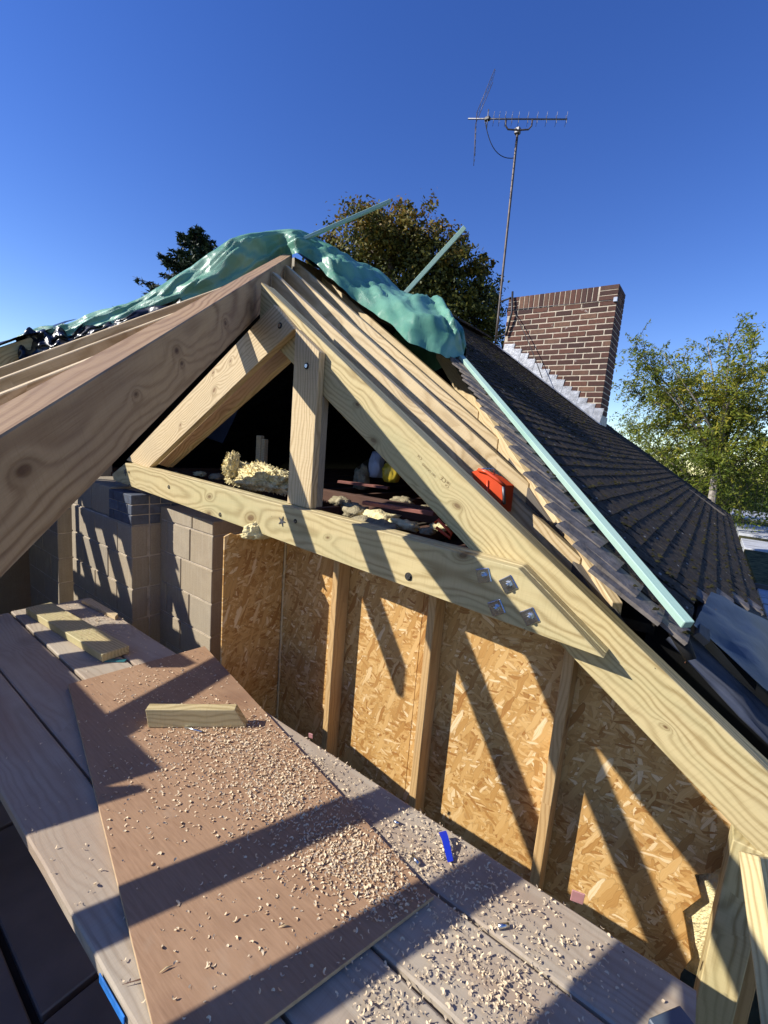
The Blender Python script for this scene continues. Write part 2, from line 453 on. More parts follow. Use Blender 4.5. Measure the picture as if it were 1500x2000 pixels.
def ply_mat():
    s = NT('brown_plywood'); c = s.obj()
    f, _ = s.noise(s.mapping(c, scale=(6, 70, 1)), 2.0, 4, 0.6)
    b, _ = s.noise(s.mapping(c, scale=(1.5, 4, 1)), 1.6, 3)
    g, _ = s.noise(c, 3.2, 5, 0.65)
    col = s.ramp(f, [(0.3, (0.28, 0.165, 0.092)), (0.7, (0.39, 0.24, 0.14))])
    col = s.mix(s.mapr(b, 0.4, 0.7, 0, 0.5), col, (0.42, 0.27, 0.16))
    col = s.mix(s.mapr(g, 0.6, 0.75, 0, 0.55), col, (0.39, 0.29, 0.20))
    g2, _ = s.noise(c, 1.3, 3)
    col = s.mix(s.mapr(g2, 0.62, 0.7, 0, 0.45), col, (0.14, 0.07, 0.045))
    s.bump(f, 0.15, 0.001)
    return s.fin(col, 0.6, 0, 0.35)
PLY = ply_mat()
PLYEDGE = plain('ply_edge', (0.5, 0.36, 0.2), 0.7, 0, 0.3, 0.2, 40)

def tile_mat():
    s = NT('mossy_tile'); c = s.n('ShaderNodeNewGeometry').outputs['Position']; rnd = s.rand()
    n, _ = s.noise(c, 22, 5, 0.65); n2, _ = s.noise(c, 3.0, 4); n3, _ = s.noise(c, 90, 3)
    col = s.ramp(n, [(0.3, (0.018, 0.014, 0.011)), (0.55, (0.044, 0.035, 0.027)), (0.8, (0.085, 0.068, 0.05))])
    col = s.mix(s.mapr(n2, 0.55, 0.75, 0, 0.6), col, (0.075, 0.055, 0.035))
    v = s.vor(s.mapping(c, scale=(28, 11, 28)), 1.0)
    sp = s.math('MULTIPLY', s.mapr(v.outputs['Distance'], 0.14, 0.2, 1, 0), s.math('GREATER_THAN', s.sep(v.outputs['Color'])[0], 0.8))
    col = s.mix(s.math('MULTIPLY', sp, 0.75), col, (0.30, 0.29, 0.27))
    s.bump(s.math('ADD', n3, s.math('MULTIPLY', n, 2.0)), 0.9, 0.006)
    return s.fin(col, 0.9, 0, 0.15)
TILE = tile_mat()
MOSS = plain('dark_moss', (0.035, 0.032, 0.012), 0.95, 0, 0.1, 0.5, 30)

def tarp_mat(name, a, b, rough, spec=0.5, weave=True):
    s = NT(name); c = s.obj()
    n, _ = s.noise(c, 2.2, 3); 
    col = s.mix(s.mapr(n, 0.35, 0.65), a, b)
    w = s.n('ShaderNodeTexChecker'); s.L(c, w.inputs[0]); s.setin(w.inputs[3], 260.0)
    k, _ = s.noise(c, 14, 4)
    k2, kc2 = s.noise(c, 4.0, 2)
    cw = s.vmath('ADD', c, s.vmath('MULTIPLY', s.vmath('SUBTRACT', kc2, (0.5, 0.5, 0.5)), (0.25, 0.25, 0.25)))
    v1 = s.vor(cw, 3.4).outputs['Distance']; v2 = s.vor(cw, 8.0).outputs['Distance']
    h = s.math('ADD', s.math('MULTIPLY', v1, 3.2), s.math('ADD', s.math('MULTIPLY', v2, 0.45), s.math('MULTIPLY', k, 0.25)))
    if weave: h = s.math('ADD', h, s.math('MULTIPLY', w.outputs[1], 0.05))
    s.bump(h, 0.5, 0.022)
    s.fin(col, rough, 0, spec)
    return s.m
TARP = tarp_mat('green_tarp', (0.075, 0.225, 0.15), (0.155, 0.35, 0.245), 0.38, 0.6)
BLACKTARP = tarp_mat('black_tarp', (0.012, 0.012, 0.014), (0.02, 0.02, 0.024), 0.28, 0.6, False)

def leaf_mat(name, stops, trans=0.25):
    s = NT(name)
    at = s.n('ShaderNodeAttribute', attribute_name='tone')
    col = s.ramp(at.outputs['Fac'], stops)
    s.fin(col, 0.55, 0, 0.25)
    tr = s.n('ShaderNodeBsdfTranslucent'); s.L(col, tr.inputs[0])
    mx = s.n('ShaderNodeMixShader'); mx.inputs[0].default_value = trans
    s.L(s.b.outputs[0], mx.inputs[1]); s.L(tr.outputs[0], mx.inputs[2]); s.L(mx.outputs[0], s.out.inputs[0])
    return s.m
LEAF_BIG = leaf_mat('beech_leaf', [(0, (0.035, 0.048, 0.011)), (0.45, (0.095, 0.10, 0.019)), (0.8, (0.165, 0.135, 0.024)), (1, (0.22, 0.12, 0.02))])
LEAF_FIR = leaf_mat('fir_needle', [(0, (0.010, 0.024, 0.012)), (1, (0.032, 0.055, 0.022))], 0.1)
LEAF_LOC = leaf_mat('locust_leaf', [(0, (0.085, 0.13, 0.016)), (0.5, (0.21, 0.24, 0.028)), (0.8, (0.33, 0.30, 0.035)), (1, (0.44, 0.35, 0.045))], 0.42)
LEAF_HEDGE = leaf_mat('hedge_leaf', [(0, (0.02, 0.04, 0.01)), (1, (0.06, 0.085, 0.02))], 0.2)
BARK = plain('bark', (0.085, 0.07, 0.055), 0.9, 0, 0.2, 0.35, 14, 0.6, 30, 0.01)
BARKPALE = plain('pale_bark', (0.26, 0.23, 0.2), 0.85, 0, 0.2, 0.3, 14)

def ground_mat():
    s = NT('ground'); c = s.n('ShaderNodeNewGeometry').outputs['Position']
    n, _ = s.noise(c, 0.6, 5); n2, _ = s.noise(c, 9, 4)
    col = s.ramp(n, [(0.35, (0.045, 0.06, 0.02)), (0.65, (0.10, 0.085, 0.05))])
    col = s.mix(s.mapr(n2, 0.4, 0.7, 0, 0.5), col, (0.04, 0.045, 0.02))
    s.bump(n2, 0.6, 0.05)
    return s.fin(col, 0.95, 0, 0.1)
GROUNDM = ground_mat()

def slab_mat():
    s = NT('insulation_slab'); c = s.obj(); x, y, z = s.sep(c)
    n, _ = s.noise(c, 3, 4)
    col = s.ramp(n, [(0.3, (0.15, 0.145, 0.13)), (0.7, (0.22, 0.21, 0.19))])
    return s.fin(col, 0.5, 0, 0.4)
SLAB = slab_mat()
def flatroof_mat():
    s = NT('flat_roof_sheet'); c = s.n('ShaderNodeNewGeometry').outputs['Position']
    n, _ = s.noise(c, 1.4, 5, 0.65); n2, _ = s.noise(s.mapping(c, scale=(0.5, 5, 1)), 2.0, 4); n3, _ = s.noise(c, 25, 3)
    col = s.ramp(n3, [(0.3, (0.42, 0.43, 0.45)), (0.7, (0.56, 0.57, 0.6))])
    col = s.mix(s.mapr(n2, 0.56, 0.66, 0, 0.85), col, (0.10, 0.085, 0.06))
    s.bump(n3, 0.4, 0.01)
    return s.fin(col, 0.55, 0, 0.4)
FLATROOF = flatroof_mat()
FLATMOSS = plain('mossy_felt', (0.085, 0.08, 0.035), 0.95, 0, 0.1, 0.7, 9, 0.8, 40, 0.02)

# ------------------------------------------------------------------ the setting
g = py_mesh('ground', [(-400, -400, GROUND), (400, -400, GROUND), (400, 400, GROUND), (-400, 400, GROUND)], [(0, 1, 2, 3)])
tag(link('ground', g, None, GROUNDM), kind='structure', label='grassy earth around the building site')

# inner floor under the staging, laid with grey insulation slabs
FZ = -2.5
fl = link('floor', prism_mesh([(-6.8, -3.4), (0.6, -3.4), (0.6, 1.86), (-6.8, 1.86)], FZ - 0.2, FZ, 0, 'floor'), None, plain('floor_deck', (0.07, 0.045, 0.03), 0.9))
tag(fl, kind='structure', label='dark timber deck below the staging')
sm = box_mesh(1.18, 0.58, 0.05, 0.006, 'slab')
k = 0
for i in range(6):
    for j in range(8):
        X = -6.1 + i * 1.21 + (0.6 if j % 2 else 0); Yy = -2.9 + j * 0.61
        if X > 0.0 or Yy > 1.5: continue
        link('slab', sm, fl, SLAB, Matrix.Translation((X, Yy, FZ + 0.026)))

# ------------------------------------------------------------------ hip rafter
HD = np.array([-0.895, 1.0, M2])                # direction up the hip
HP = np.array([RX, 1.605, RZ])                  # right-hand top arris
side = np.array([1.0, 0.895, 0.0]); side /= np.linalg.norm(side)
HW = 0.075
hc = HP - side * HW / 2
HIPARGS = ('douglas_fir_hip', (0.45, 0.29, 0.15), (0.18, 0.088, 0.036), (0.075, 0.028, 0.014), 48, 0.8, 0.35, (0.19, 0.13, 0.10))
W_HIP2 = wood_mat(*HIPARGS, knots=0.12, spots=[(2.318, -0.073, 0.013), (3.096, -0.066, 0.013), (3.125, -0.114, 0.009), (2.774, -0.096, 0.006), (1.7, -0.15, 0.012), (3.7, -0.10, 0.012)])
hip = beam('hip_rafter', hc + HD * (-2.95), hc + HD * 1.13, HW, 0.205, W_HIP2, plumb=True)
tag(hip, 'thick pinkish-brown hip rafter looming from the left edge up to the peak', 'rafter')

# left hip under the tarpaulin
lh = beam('hip_rafter', np.array([-3.26, 2.74, 1.50]) + np.array([-0.895, -1, -M2]) * 4.0, np.array([-3.26, 2.74, 1.50]), 0.06, 0.19, W_TREAT, plumb=True)
tag(lh, 'far hip rafter falling to the left beneath the rolled tarpaulin', 'rafter')
rb = beam('ridge_board', (-3.24, 2.8, 1.53), (-3.24, 6.0, 1.53), 0.045, 0.2, W_GREY)
tag(rb, 'ridge board running back from the peak beneath the green tarpaulin', 'ridge board')

# ------------------------------------------------------------------ truss
tr = empty('roof_truss', (-1.7, 1.6, -0.6), 'bolted timber truss with king post and washered tie beam above the board wall', 'truss')
def pXZ(px, py, Y):
    q = onY(px, py, Y); return (q[0], q[2])
TY = 1.55
tie_pts = [pXZ(222, 938, TY), pXZ(219, 926, TY), pXZ(245, 904, TY), pXZ(588, 1000, TY), pXZ(1012, 1110, TY), pXZ(1180, 1287, TY), pXZ(800, 1154, TY), pXZ(500, 1050, TY)]
# true up: straight top and bottom edges
tl, trr, br, bl = tie_pts[2], tie_pts[4], tie_pts[5], tie_pts[0]
tie_poly = [bl, tie_pts[1], tl, trr, br]
gx, gz = trr[0] - tl[0], trr[1] - tl[1]
tie = wallprism('tie_beam', tie_poly, TY, TY + 0.045, (gx, gz), W_TREAT, tr)
def spots_of(o, Y, lst):
    Mi = o.matrix_basis.inverted(); out = []
    for (px, py, r_) in lst:
        q = onY(px, py, Y); l = Mi @ Vector([float(c_) for c_ in q]); out.append((l.x, l.y, r_))
    return out
TREAT = ((0.57, 0.46, 0.235), (0.25, 0.165, 0.055), (0.11, 0.05, 0.02), 58, 0.85, 0.3, (0.38, 0.33, 0.2))
tie.data.materials[0] = wood_mat('tie_pine', *TREAT, tint=(0.42, 0.385, 0.20), knots=0.12, spots=spots_of(tie, TY, [(409, 970, 0.010), (408, 1003, 0.013), (490, 1012, 0.020), (640, 1050, 0.006), (905, 1085, 0.013)]))
tie2 = wallprism('tie_beam', [(p[0], p[1] + 0.002) for p in tie_poly], TY + 0.0465, TY + 0.0915, (gx, gz), W_TREAT, tr)
KY = TY + 0.046
# principal rafter (double), its top in the plane of the right-hand slope
cx0, cx1 = -2.155, 0.62
d_ = 0.2 / math.cos(math.atan(M1))
for i, (ya, yb) in enumerate(((KY + 0.047, KY + 0.092), (KY + 0.0935, KY + 0.1385))):
    e = 0.004 * i
    pr = wallprism('principal_rafter', [(cx0, z1(cx0) - e), (cx1, z1(cx1) - e), (cx1, z1(cx1) - d_), (cx0, z1(cx0) - d_)], ya, yb, (1, -M1), W_TREAT, tr)
    if i == 0:
        pr0 = pr; pr.data.materials[0] = wood_mat('chord_pine', *TREAT, tint=(0.42, 0.385, 0.20), knots=0.1, spots=spots_of(pr, ya, [(893, 988, 0.010), (698, 790, 0.008), (730, 860, 0.010), (1300, 1420, 0.005)]))
# left leg of the A-frame
lc = [pXZ(246, 899, KY), pXZ(533, 594, KY), pXZ(574, 642, KY), pXZ(290, 914, KY)]
lleg = wallprism('strut', lc, KY + 0.0005, KY + 0.0445, (lc[1][0] - lc[0][0], lc[1][1] - lc[0][1]), W_RAFT, tr)
lleg.data.materials[0] = wood_mat('strut_pine', (0.62, 0.48, 0.28), (0.30, 0.19, 0.075), (0.15, 0.065, 0.025), 62, 0.75, 0.3, (0.38, 0.31, 0.2), knots=0.15, spots=spots_of(lleg, KY, [(418, 762, 0.011), (416, 728, 0.008), (450, 705, 0.006), (352, 830, 0.007)]))
lc2 = [(p[0], p[1] + 0.006) for p in lc]; 
lc2[1] = (lc2[1][0] - 0.08, lc2[1][1] - 0.05); lc2[2] = (lc2[2][0] - 0.1, lc2[2][1] - 0.065)
wallprism('strut', lc2, KY + 0.139, KY + 0.183, (lc[1][0] - lc[0][0], lc[1][1] - lc[0][1]), W_RAFT, tr)
# king post
kL, kR = onY(569, 800, KY)[0], onY(617, 800, KY)[0]
kb = tl[1] + (trr[1] - tl[1]) * (kL - tl[0]) / gx + 0.004
ktl = onY(575, 641, KY)[2]
kp = [(kL, kb), (kR, kb - 0.004), (kR, ktl - M1 * (kR - kL)), (kL, ktl)]
king = wallprism('king_post', kp, KY + 0.001, KY + 0.045, (0, 1), W_RAFT, tr)
kp2 = [(kL + 0.01, kb), (kR - 0.002, kb), (kR - 0.002, z1(kR) - d_ - 0.006), (kL + 0.01, z1(kL + 0.01) - d_ - 0.006)]
wallprism('king_post', kp2, KY + 0.0455, KY + 0.091, (0, 1), W_GREY, tr)
# square washers and nuts
nutm = bmesh.new()
bmesh.ops.create_cone(nutm, cap_ends=True, segments=6, radius1=0.0135, radius2=0.0135, depth=0.012)
nutm = bm_mesh(nutm, 'nut')
rodm = bmesh.new(); bmesh.ops.create_cone(rodm, cap_ends=True, segments=12, radius1=0.0065, radius2=0.0065, depth=0.03); rodm = bm_mesh(rodm, 'stud_end')
washm = box_mesh(0.055, 0.055, 0.005, 0.0025, 'washer')
holem = bmesh.new(); bmesh.ops.create_cone(holem, cap_ends=True, segments=20, radius1=0.016, radius2=0.016, depth=0.004); holem = bm_mesh(holem, 'bolt_hole')
for (px, py, rot) in ((945, 1124, 20), (993, 1141, 38), (970, 1187, 32), (1035, 1204, 36)):
    q = onY(px, py, TY)
    B = Matrix.Translation((q[0], TY - 0.003, q[2])) @ Matrix.Rotation(math.radians(90), 4, 'X') @ Matrix.Rotation(math.radians(rot), 4, 'Z')
    w = link('washer', washm, tie, STEEL, B)
    B2 = Matrix.Translation((q[0], TY - 0.011, q[2])) @ Matrix.Rotation(math.radians(90), 4, 'X') @ Matrix.Rotation(math.radians(rot * 2.3), 4, 'Z')
    link('nut', nutm, tie, STEEL, B2)
    link('bolt_end', rodm, tie, STEEL, Matrix.Translation((q[0], TY - 0.012, q[2])) @ Matrix.Rotation(math.radians(90), 4, 'X'))
def holebolt(px, py, Y, parent, r=1.0, nut=True):
    q = onY(px, py, Y)
    Rx = Matrix.Rotation(math.radians(90), 4, 'X')
    link('bolt_hole', holem, parent, BOLTHOLE, Matrix.Translation((q[0], Y - 0.0005, q[2])) @ Rx @ Matrix.Scale(r, 4))
    if nut:
        link('bolt_end', nutm, parent, STEEL, Matrix.Translation((q[0] + 0.002, Y - 0.004, q[2])) @ Rx @ Matrix.Scale(0.75 * r, 4))
for (px, py, r) in ((798, 1126, 1.1), (577, 1018, 0.75), (430, 1005, 0.8), (330, 951, 0.8), (252, 922, 0.55), (252, 948, 0.55)):
    holebolt(px, py, TY, tie, r)
holebolt(599, 715, KY + 0.001, king, 1.0)
holebolt(547, 636, KY + 0.0005, lleg, 1.0)
def stamp(txt, px, py, Y, size, parent, flip=True):
    cu = bpy.data.curves.new('grade_stamp', 'FONT'); cu.body = txt; cu.size = size; cu.align_x = 'CENTER'; cu.align_y = 'CENTER'
    to = bpy.data.objects.new('tmp_text', cu); COL.objects.link(to)
    dg = bpy.context.evaluated_depsgraph_get()
    me = bpy.data.meshes.new_from_object(to.evaluated_get(dg))
    bpy.data.objects.remove(to, do_unlink=True)
    q = onY(px, py, Y); xd = Vector((-1, 0, M1)) if flip else Vector((1, 0, -M1))
    xd.normalize(); zd = Vector((0, -1, 0)); yd = zd.cross(xd)
    Mx = Matrix(((xd.x, yd.x, zd.x, q[0]), (xd.y, yd.y, zd.y, Y - 0.0012), (xd.z, yd.z, zd.z, q[2]), (0, 0, 0, 1)))
    return link('grade_stamp', me, parent, STAMP, Mx)
STAMP = plain('stamp_ink', (0.27, 0.19, 0.09), 0.8, 0, 0.2, 0.3, 60)
for (txt, px, py, sz_) in (('CE', 866, 936, 0.026), ('UK', 876, 943, 0.015), ('CA', 873, 949, 0.015), ('DRY GRADED', 838, 918, 0.014), ('C16', 820, 893, 0.016)):
    stamp(txt, px, py, KY + 0.047, sz_, pr0)
# toothed plate connector teeth poking out of the tie
def star(px, py, parent):
    q = onY(px, py, TY); v = []; f = []
    for k in range(10):
        a = k * math.pi / 5; r = 0.03 if k % 2 == 0 else 0.009
        v.append((q[0] + r * math.cos(a), TY - 0.004, q[2] + r * math.sin(a)))
    for k in range(10): v.append((v[k][0], TY - 0.001, v[k][2]))
    f.append(tuple(range(10))); f.append(tuple(range(10, 20))[::-1])
    for k in range(10): f.append((k, (k + 1) % 10, 10 + (k + 1) % 10, 10 + k))
    link('timber_connector', py_mesh('timber_connector', v, f), parent, DARKSTEEL)
star(551, 1018, tie); star(245, 922, tie)

# ------------------------------------------------------------------ right-hand slope rafters
oldhip = lambda Y: -1.149 + 0.957 * (2.80 - Y) - 0.005   # x of the old hip board at Y
hipx = lambda Y: RX - 0.895 * (Y - 1.605)
RL = ['rafter on the right slope, just behind the doubled truss rafter', 'third rafter of the right slope, its far end fixed to the hip near the peak',
      'fourth rafter of the right slope, running up to the edge of the tarpaulin', 'short last rafter of the right slope below the green tarpaulin']
for i, Y in enumerate((2.012, 2.43, 2.81, 3.14)):
    xa = hipx(Y) + 0.03 if Y < 2.6 else -3.2
    xb = oldhip(Y) + (0.0 if i == 0 else 0.0)
    o = beam('rafter', (xa, Y, z1(xa) - (0.016 + 0.014 * i)), (xb, Y, z1(xb) - (0.016 + 0.014 * i)), 0.045, 0.17, W_RAFT, plumb=True)
    tag(o, RL[i], 'rafter', 'rafters of the right-hand slope')
# board over the old hip
bo = beam('hip_board', (-2.60, 4.33, z1(-2.60)), (-0.22, 1.845, z1(-0.22)), 0.045, 0.15, W_RAFT, plumb=True)
tag(bo, 'pale knotted rafter set along the cut edge of the old tiled roof', 'board')
ob = beam('old_hip_rafter', (-2.9, 2.70 + (1.73) / 0.895 + 0.16, z1(-2.9) - 0.04), (-0.15, 2.70 - (1.02) / 0.895 + 0.16, z1(-0.15) - 0.04), 0.06, 0.15, W_OLD)
tag(ob, 'dark old hip rafter hidden under the cut tiles', 'rafter')

# ------------------------------------------------------------------ front slope rafters
hipy = lambda X: 1.605 - (X - RX) / 0.895
lhipy = lambda X: 2.74 + (X + 3.26) / 0.895
EAVY = -1.55
def frafter(X, ya, yb, label, group='rafters of the front slope'):
    o = beam('rafter', (X, ya, z2(ya)), (X, yb, z2(yb)), 0.045, 0.145, W_RAFT if X > -3 else W_TREAT, plumb=True)
    return tag(o, label, 'rafter', group)
frafter(-2.38, 0.44, hipy(-2.38) - 0.05, 'farthest of the three rafter edges showing above the big hip rafter')
frafter(-2.41, EAVY, -0.33, 'short rafter tail below the roof opening, left of the staging')
frafter(-1.905, EAVY, hipy(-1.905) - 0.05, 'middle one of the three rafter edges showing above the big hip rafter')
frafter(-1.489, EAVY, hipy(-1.489) - 0.05, 'lowest of the three rafter edges showing above the big hip rafter')
frafter(-1.085, EAVY, hipy(-1.085) - 0.05, 'jack rafter behind the big hip rafter, nearest the photographer')
frafter(-0.68, EAVY, hipy(-0.68) - 0.05, 'short jack rafter low on the near hip, out to the left')
for i, X in enumerate((-4.36, -4.69, -5.03, -5.35, -5.64)):
    o = beam('rafter', (X, EAVY, z2(EAVY)), (X, lhipy(X) - 0.05, z2(lhipy(X) - 0.05)), 0.10, 0.145, W_TREAT, plumb=True)
    tag(o, ['rightmost doubled rafter', 'second doubled rafter', 'middle doubled rafter', 'fourth doubled rafter', 'leftmost doubled rafter'][i] + ' under the dark sheet at far left', 'rafter', 'doubled rafters at far left')
tag(beam('trimmer', (-5.8, 0.07, z2(0.07) + 0.004), (-4.25, 0.07, z2(0.07) + 0.004), 0.10, 0.145, W_TREAT), 'cross timber between the doubled rafters at far left', 'timber')
for X, lab in ((-4.00, 'doubled rafter tail left of the roof opening'), (-3.60, 'doubled rafter tail in the middle below the roof opening')):
    o = beam('rafter', (X, EAVY, z2(EAVY)), (X, -0.04, z2(-0.04)), 0.12, 0.145, W_TREAT, plumb=True)
    tag(o, lab, 'rafter', 'rafter tails below the roof opening')
tag(beam('trimmer', (-4.08, 0.0, z2(0.0) + 0.004), (-3.30, 0.0, z2(0.0) + 0.004), 0.07, 0.12, W_TREAT), 'trimmer along the lower edge of the roof opening', 'timber')
tag(beam('diagonal_brace', (-2.72, -0.45, z2(-0.45) + 0.03), (-3.62, 0.42, z2(0.42) + 0.03), 0.15, 0.025, W_TREAT, up=(0, -M2, 1)), 'flat diagonal brace board across the roof opening at left', 'brace')
tag(beam('wall_plate', (-6.7, EAVY + 0.1, z2(EAVY + 0.1) - 0.15), (0.5, EAVY + 0.1, z2(EAVY + 0.1) - 0.15), 0.1, 0.05, W_TREAT, up=(0, 0, 1)), 'long wall plate under the feet of the front rafters', 'wall plate')

LOWSHEET = True
# ------------------------------------------------------------------ board wall behind the truss
WY = 1.80
sw = empty('stud_wall', (-0.9, WY, FZ), 'board-lined stud wall, sunlit between upright studs under the truss', 'wall')
# torn right-hand edge
edge = []
z = -0.42
edge_pts = [(0.22, -1.22), (0.245, -1.28), (0.205, -1.36), (0.16, -1.40), (0.19, -1.47), (0.15, -1.56), (0.17, -1.62), (0.20, -1.72), (0.18, -1.8), (0.21, FZ)]
def panel(name, poly, y, th, parent):
    v = [(p[0], y, p[1]) for p in poly]
    M = Matrix(((1, 0, 0, 0), (0, 0, -1, y), (0, 1, 0, 0), (0, 0, 0, 1)))
    return link(name, prism_mesh([(p[0], p[1]) for p in poly], -th, 0, 0.0015, name), parent, OSB, M)
panel('osb_panel', [(-2.03, -0.44), (-1.03, -0.44), (-1.03, FZ), (-2.03, FZ)], WY, 0.012, sw)
xk = -2.2 + (0.845 + 0.44 - d_ - 0.02) / M1
panel('osb_panel', [(-1.028, -0.44), (xk, -0.44), (0.27, z1(0.27) - d_ - 0.02)] + edge_pts + [(-1.028, FZ)], WY, 0.012, sw)
# return panel facing right
M = Matrix(((0, 0, 1, -2.032), (1, 0, 0, 0), (0, 1, 0, 0), (0, 0, 0, 1)))
link('osb_panel', prism_mesh([(1.378, -0.56), (1.42, -0.545), (1.45, -0.56), (1.799, -0.52), (1.799, FZ), (1.378, FZ)], -0.012, 0, 0.0015, 'osb_panel'), sw, OSB, M)
SD = 0.1
for (px, py) in ((636, 1330), (817, 1370), (1064, 1520)):
    X = onY(px, py, WY - SD)[0]
    beam('stud', (X + 0.02, WY - SD / 2 - 0.001, FZ), (X + 0.02, WY - SD / 2 - 0.001, min(-0.44, z1(X) - d_ - 0.03)), 0.04, SD - 0.002, W_STUD, sw, up=(0, -1, 0), top=False)
beam('stud', (0.33, WY - SD / 2 - 0.001, FZ), (0.33, WY - SD / 2 - 0.001, -1.20), 0.045, SD - 0.002, W_STUD, sw, up=(0, -1, 0), top=False)
beam('sole_plate', (-2.01, WY - SD / 2 - 0.001, FZ + 0.045), (0.3, WY - SD / 2 - 0.001, FZ + 0.045), SD - 0.004, 0.045, W_STUD, sw)
beam('head_plate', (-2.02, WY + 0.03, -0.44), (xk - 0.05, WY + 0.03, -0.44), 0.04, 0.1, W_STUD, sw)
# foam bead in the corner
pts = [(-2.022 + 0.006 * mnoise.noise((0, 0, i * 0.9)), WY - 0.006, -0.56 - i * 0.05) for i in range(38)]
link('foam_bead', tube_mesh(pts, [0.007 + 0.003 * abs(mnoise.noise((3, 0, i * 0.7))) for i in range(38)], 7, 'foam_bead'), sw, FOAM)

# ------------------------------------------------------------------ block walls
def blockwall(root, x0, x1, yf, depth, ztop, zbot, ch, bl, seed, face='Y', proud=0.004, skip=None):
    """blocks laid in courses on the front face of a solid mortar core"""
    pass
BK = [1.0]
def blk(name, parent, x0, x1, y0, y1, za, zb, mat, bev=0.004):
    k_ = BK[0]; x0, x1, y0, y1, za, zb = [q * k_ for q in (x0, x1, y0, y1, za, zb)]
    me = box_mesh(x1 - x0, y1 - y0, zb - za, bev, name)
    return link(name, me, parent, mat, Matrix.Translation(((x0 + x1) / 2, (y0 + y1) / 2, (za + zb) / 2)))
J = 0.009
BK[0] = 1.24
FZk = FZ; FZ = FZ / 1.24
bw = empty('block_wall', (-2.4, 1.5, FZ), 'short block wall between the brick-topped pier and the board lining', 'wall')
blk('mortar_bed', bw, -2.695, -2.136, 1.376, 1.70, FZ, -0.50, MORTAR, 0.002)
zz_ = -0.578
r = 0
zt = -0.495
while zt > FZ + 0.05:
    zb_ = zt - (0.083 if r == 0 else 0.195)
    xs = [-2.69, -2.62, -2.36, -2.13] if r % 2 == 1 else ([-2.69, -2.34, -2.13] if r == 0 else [-2.69, -2.455, -2.13])
    for a, b in zip(xs[:-1], xs[1:]):
        last = b == xs[-1]
        blk('block', bw, a + (J if a > -2.68 else 0), b, 1.37 + random.uniform(-.001, .001), 1.58 if last else 1.5, zb_ + J, zt, BLOCK)
    blk('block', bw, -2.22, -2.1305, 1.585, 1.705, zb_ + J, zt, BLOCK)
    zt = zb_; r += 1
pier = empty('block_pier', (-3.1, 1.3, FZ), 'block pier capped with three courses of blue engineering bricks', 'pier')
blk('mortar_bed', pier, -3.6, -2.696, 1.207, 1.76, FZ, -0.60, MORTAR, 0.002)
blk('mortar_bed', pier, -2.995, -2.697, 1.208, 1.50, -0.60, -0.425, MORTAR, 0.002)
zt = -0.605; r = 0
while zt > FZ + 0.05:
    zb_ = zt - 0.195
    xs = [-3.6, -3.42, -3.02, -2.69] if r % 2 else [-3.6, -3.22, -2.90, -2.69]
    if r == 0: xs = [-3.6, -3.22, -2.88, -2.69]
    for i, (a, b) in enumerate(zip(xs[:-1], xs[1:])):
        blk('block', pier, a + (J if i else 0), b, 1.20 + random.uniform(-.0012, .0012), 1.29 if b == -2.69 and r % 2 == 0 else 1.30, zb_ + J, zt, BLOCK)
    blk('block', pier, -2.80, -2.6905, 1.30 + J, 1.70, zb_ + J, zt, BLOCK)
    zt = zb_; r += 1
# taller part of the pier to the left of the bricks
for r_, za in enumerate((-0.605,)):
    for a, b in ((-3.6, -3.3 + 0.1 * r_), (-3.29 + 0.1 * r_, -3.005)):
        blk('block', pier, a, b, 1.215, 1.50, za + J, za + 0.195, BLOCK)
zt = -0.42
for r_ in range(3):
    za = zt - 0.061
    xs = [-2.995, -2.93, -2.80, -2.69] if r_ != 1 else [-2.995, -2.87, -2.745, -2.69]
    for a, b in zip(xs[:-1], xs[1:]):
        blk('brick', pier, a + 0.004, b - 0.003, 1.20 + random.uniform(-.001, .001), 1.302, za + 0.006, zt, ENGB, 0.003)
    ys = [1.31, 1.44, 1.50] if r_ % 2 else [1.31, 1.375, 1.50]
    for a, b in zip(ys[:-1], ys[1:]):
        blk('brick', pier, -2.80, -2.6905, a, b - 0.006, za + 0.006, zt, ENGB, 0.003)
    zt = za
# farther wall at the left, in the gloom
lw = empty('block_wall', (-4.2, 1.2, FZ), 'gloomy block wall at far left behind the big hip rafter', 'wall')
blk('mortar_bed', lw, -4.6, -3.92, 1.215, 1.60, FZ, -0.30, MORTAR, 0.002)
zt = -0.30; r = 0
while zt > FZ + 0.05:
    zb_ = zt - 0.195
    xs = [-4.6, -4.25, -3.915] if r % 2 else [-4.6, -4.42, -4.08, -3.915]
    for i, (a, b) in enumerate(zip(xs[:-1], xs[1:])):
        blk('block', lw, a + (J if i else 0), b, 1.21, 1.35, zb_ + J, zt, BLOCK)
    blk('block', lw, -4.1, -3.9145, 1.36, 1.6, zb_ + J, zt, BLOCK)
    zt = zb_; r += 1
BK[0] = 1.0; FZ = FZk
# side wall of the extension to the left and a lintel band
blk('side_wall', None, -6.9, -6.8, -1.6, 2.0, GROUND, -0.45, BLOCK)
tag(bpy.data.objects['side_wall'], 'dark block side wall of the extension, far left', 'wall')
blk('front_wall', None, -6.9, 0.62, -1.75, -1.60, GROUND, z2(EAVY) - 0.2, BLOCK)
tag(bpy.data.objects['front_wall'], 'block front wall of the extension behind the photographer', 'wall')

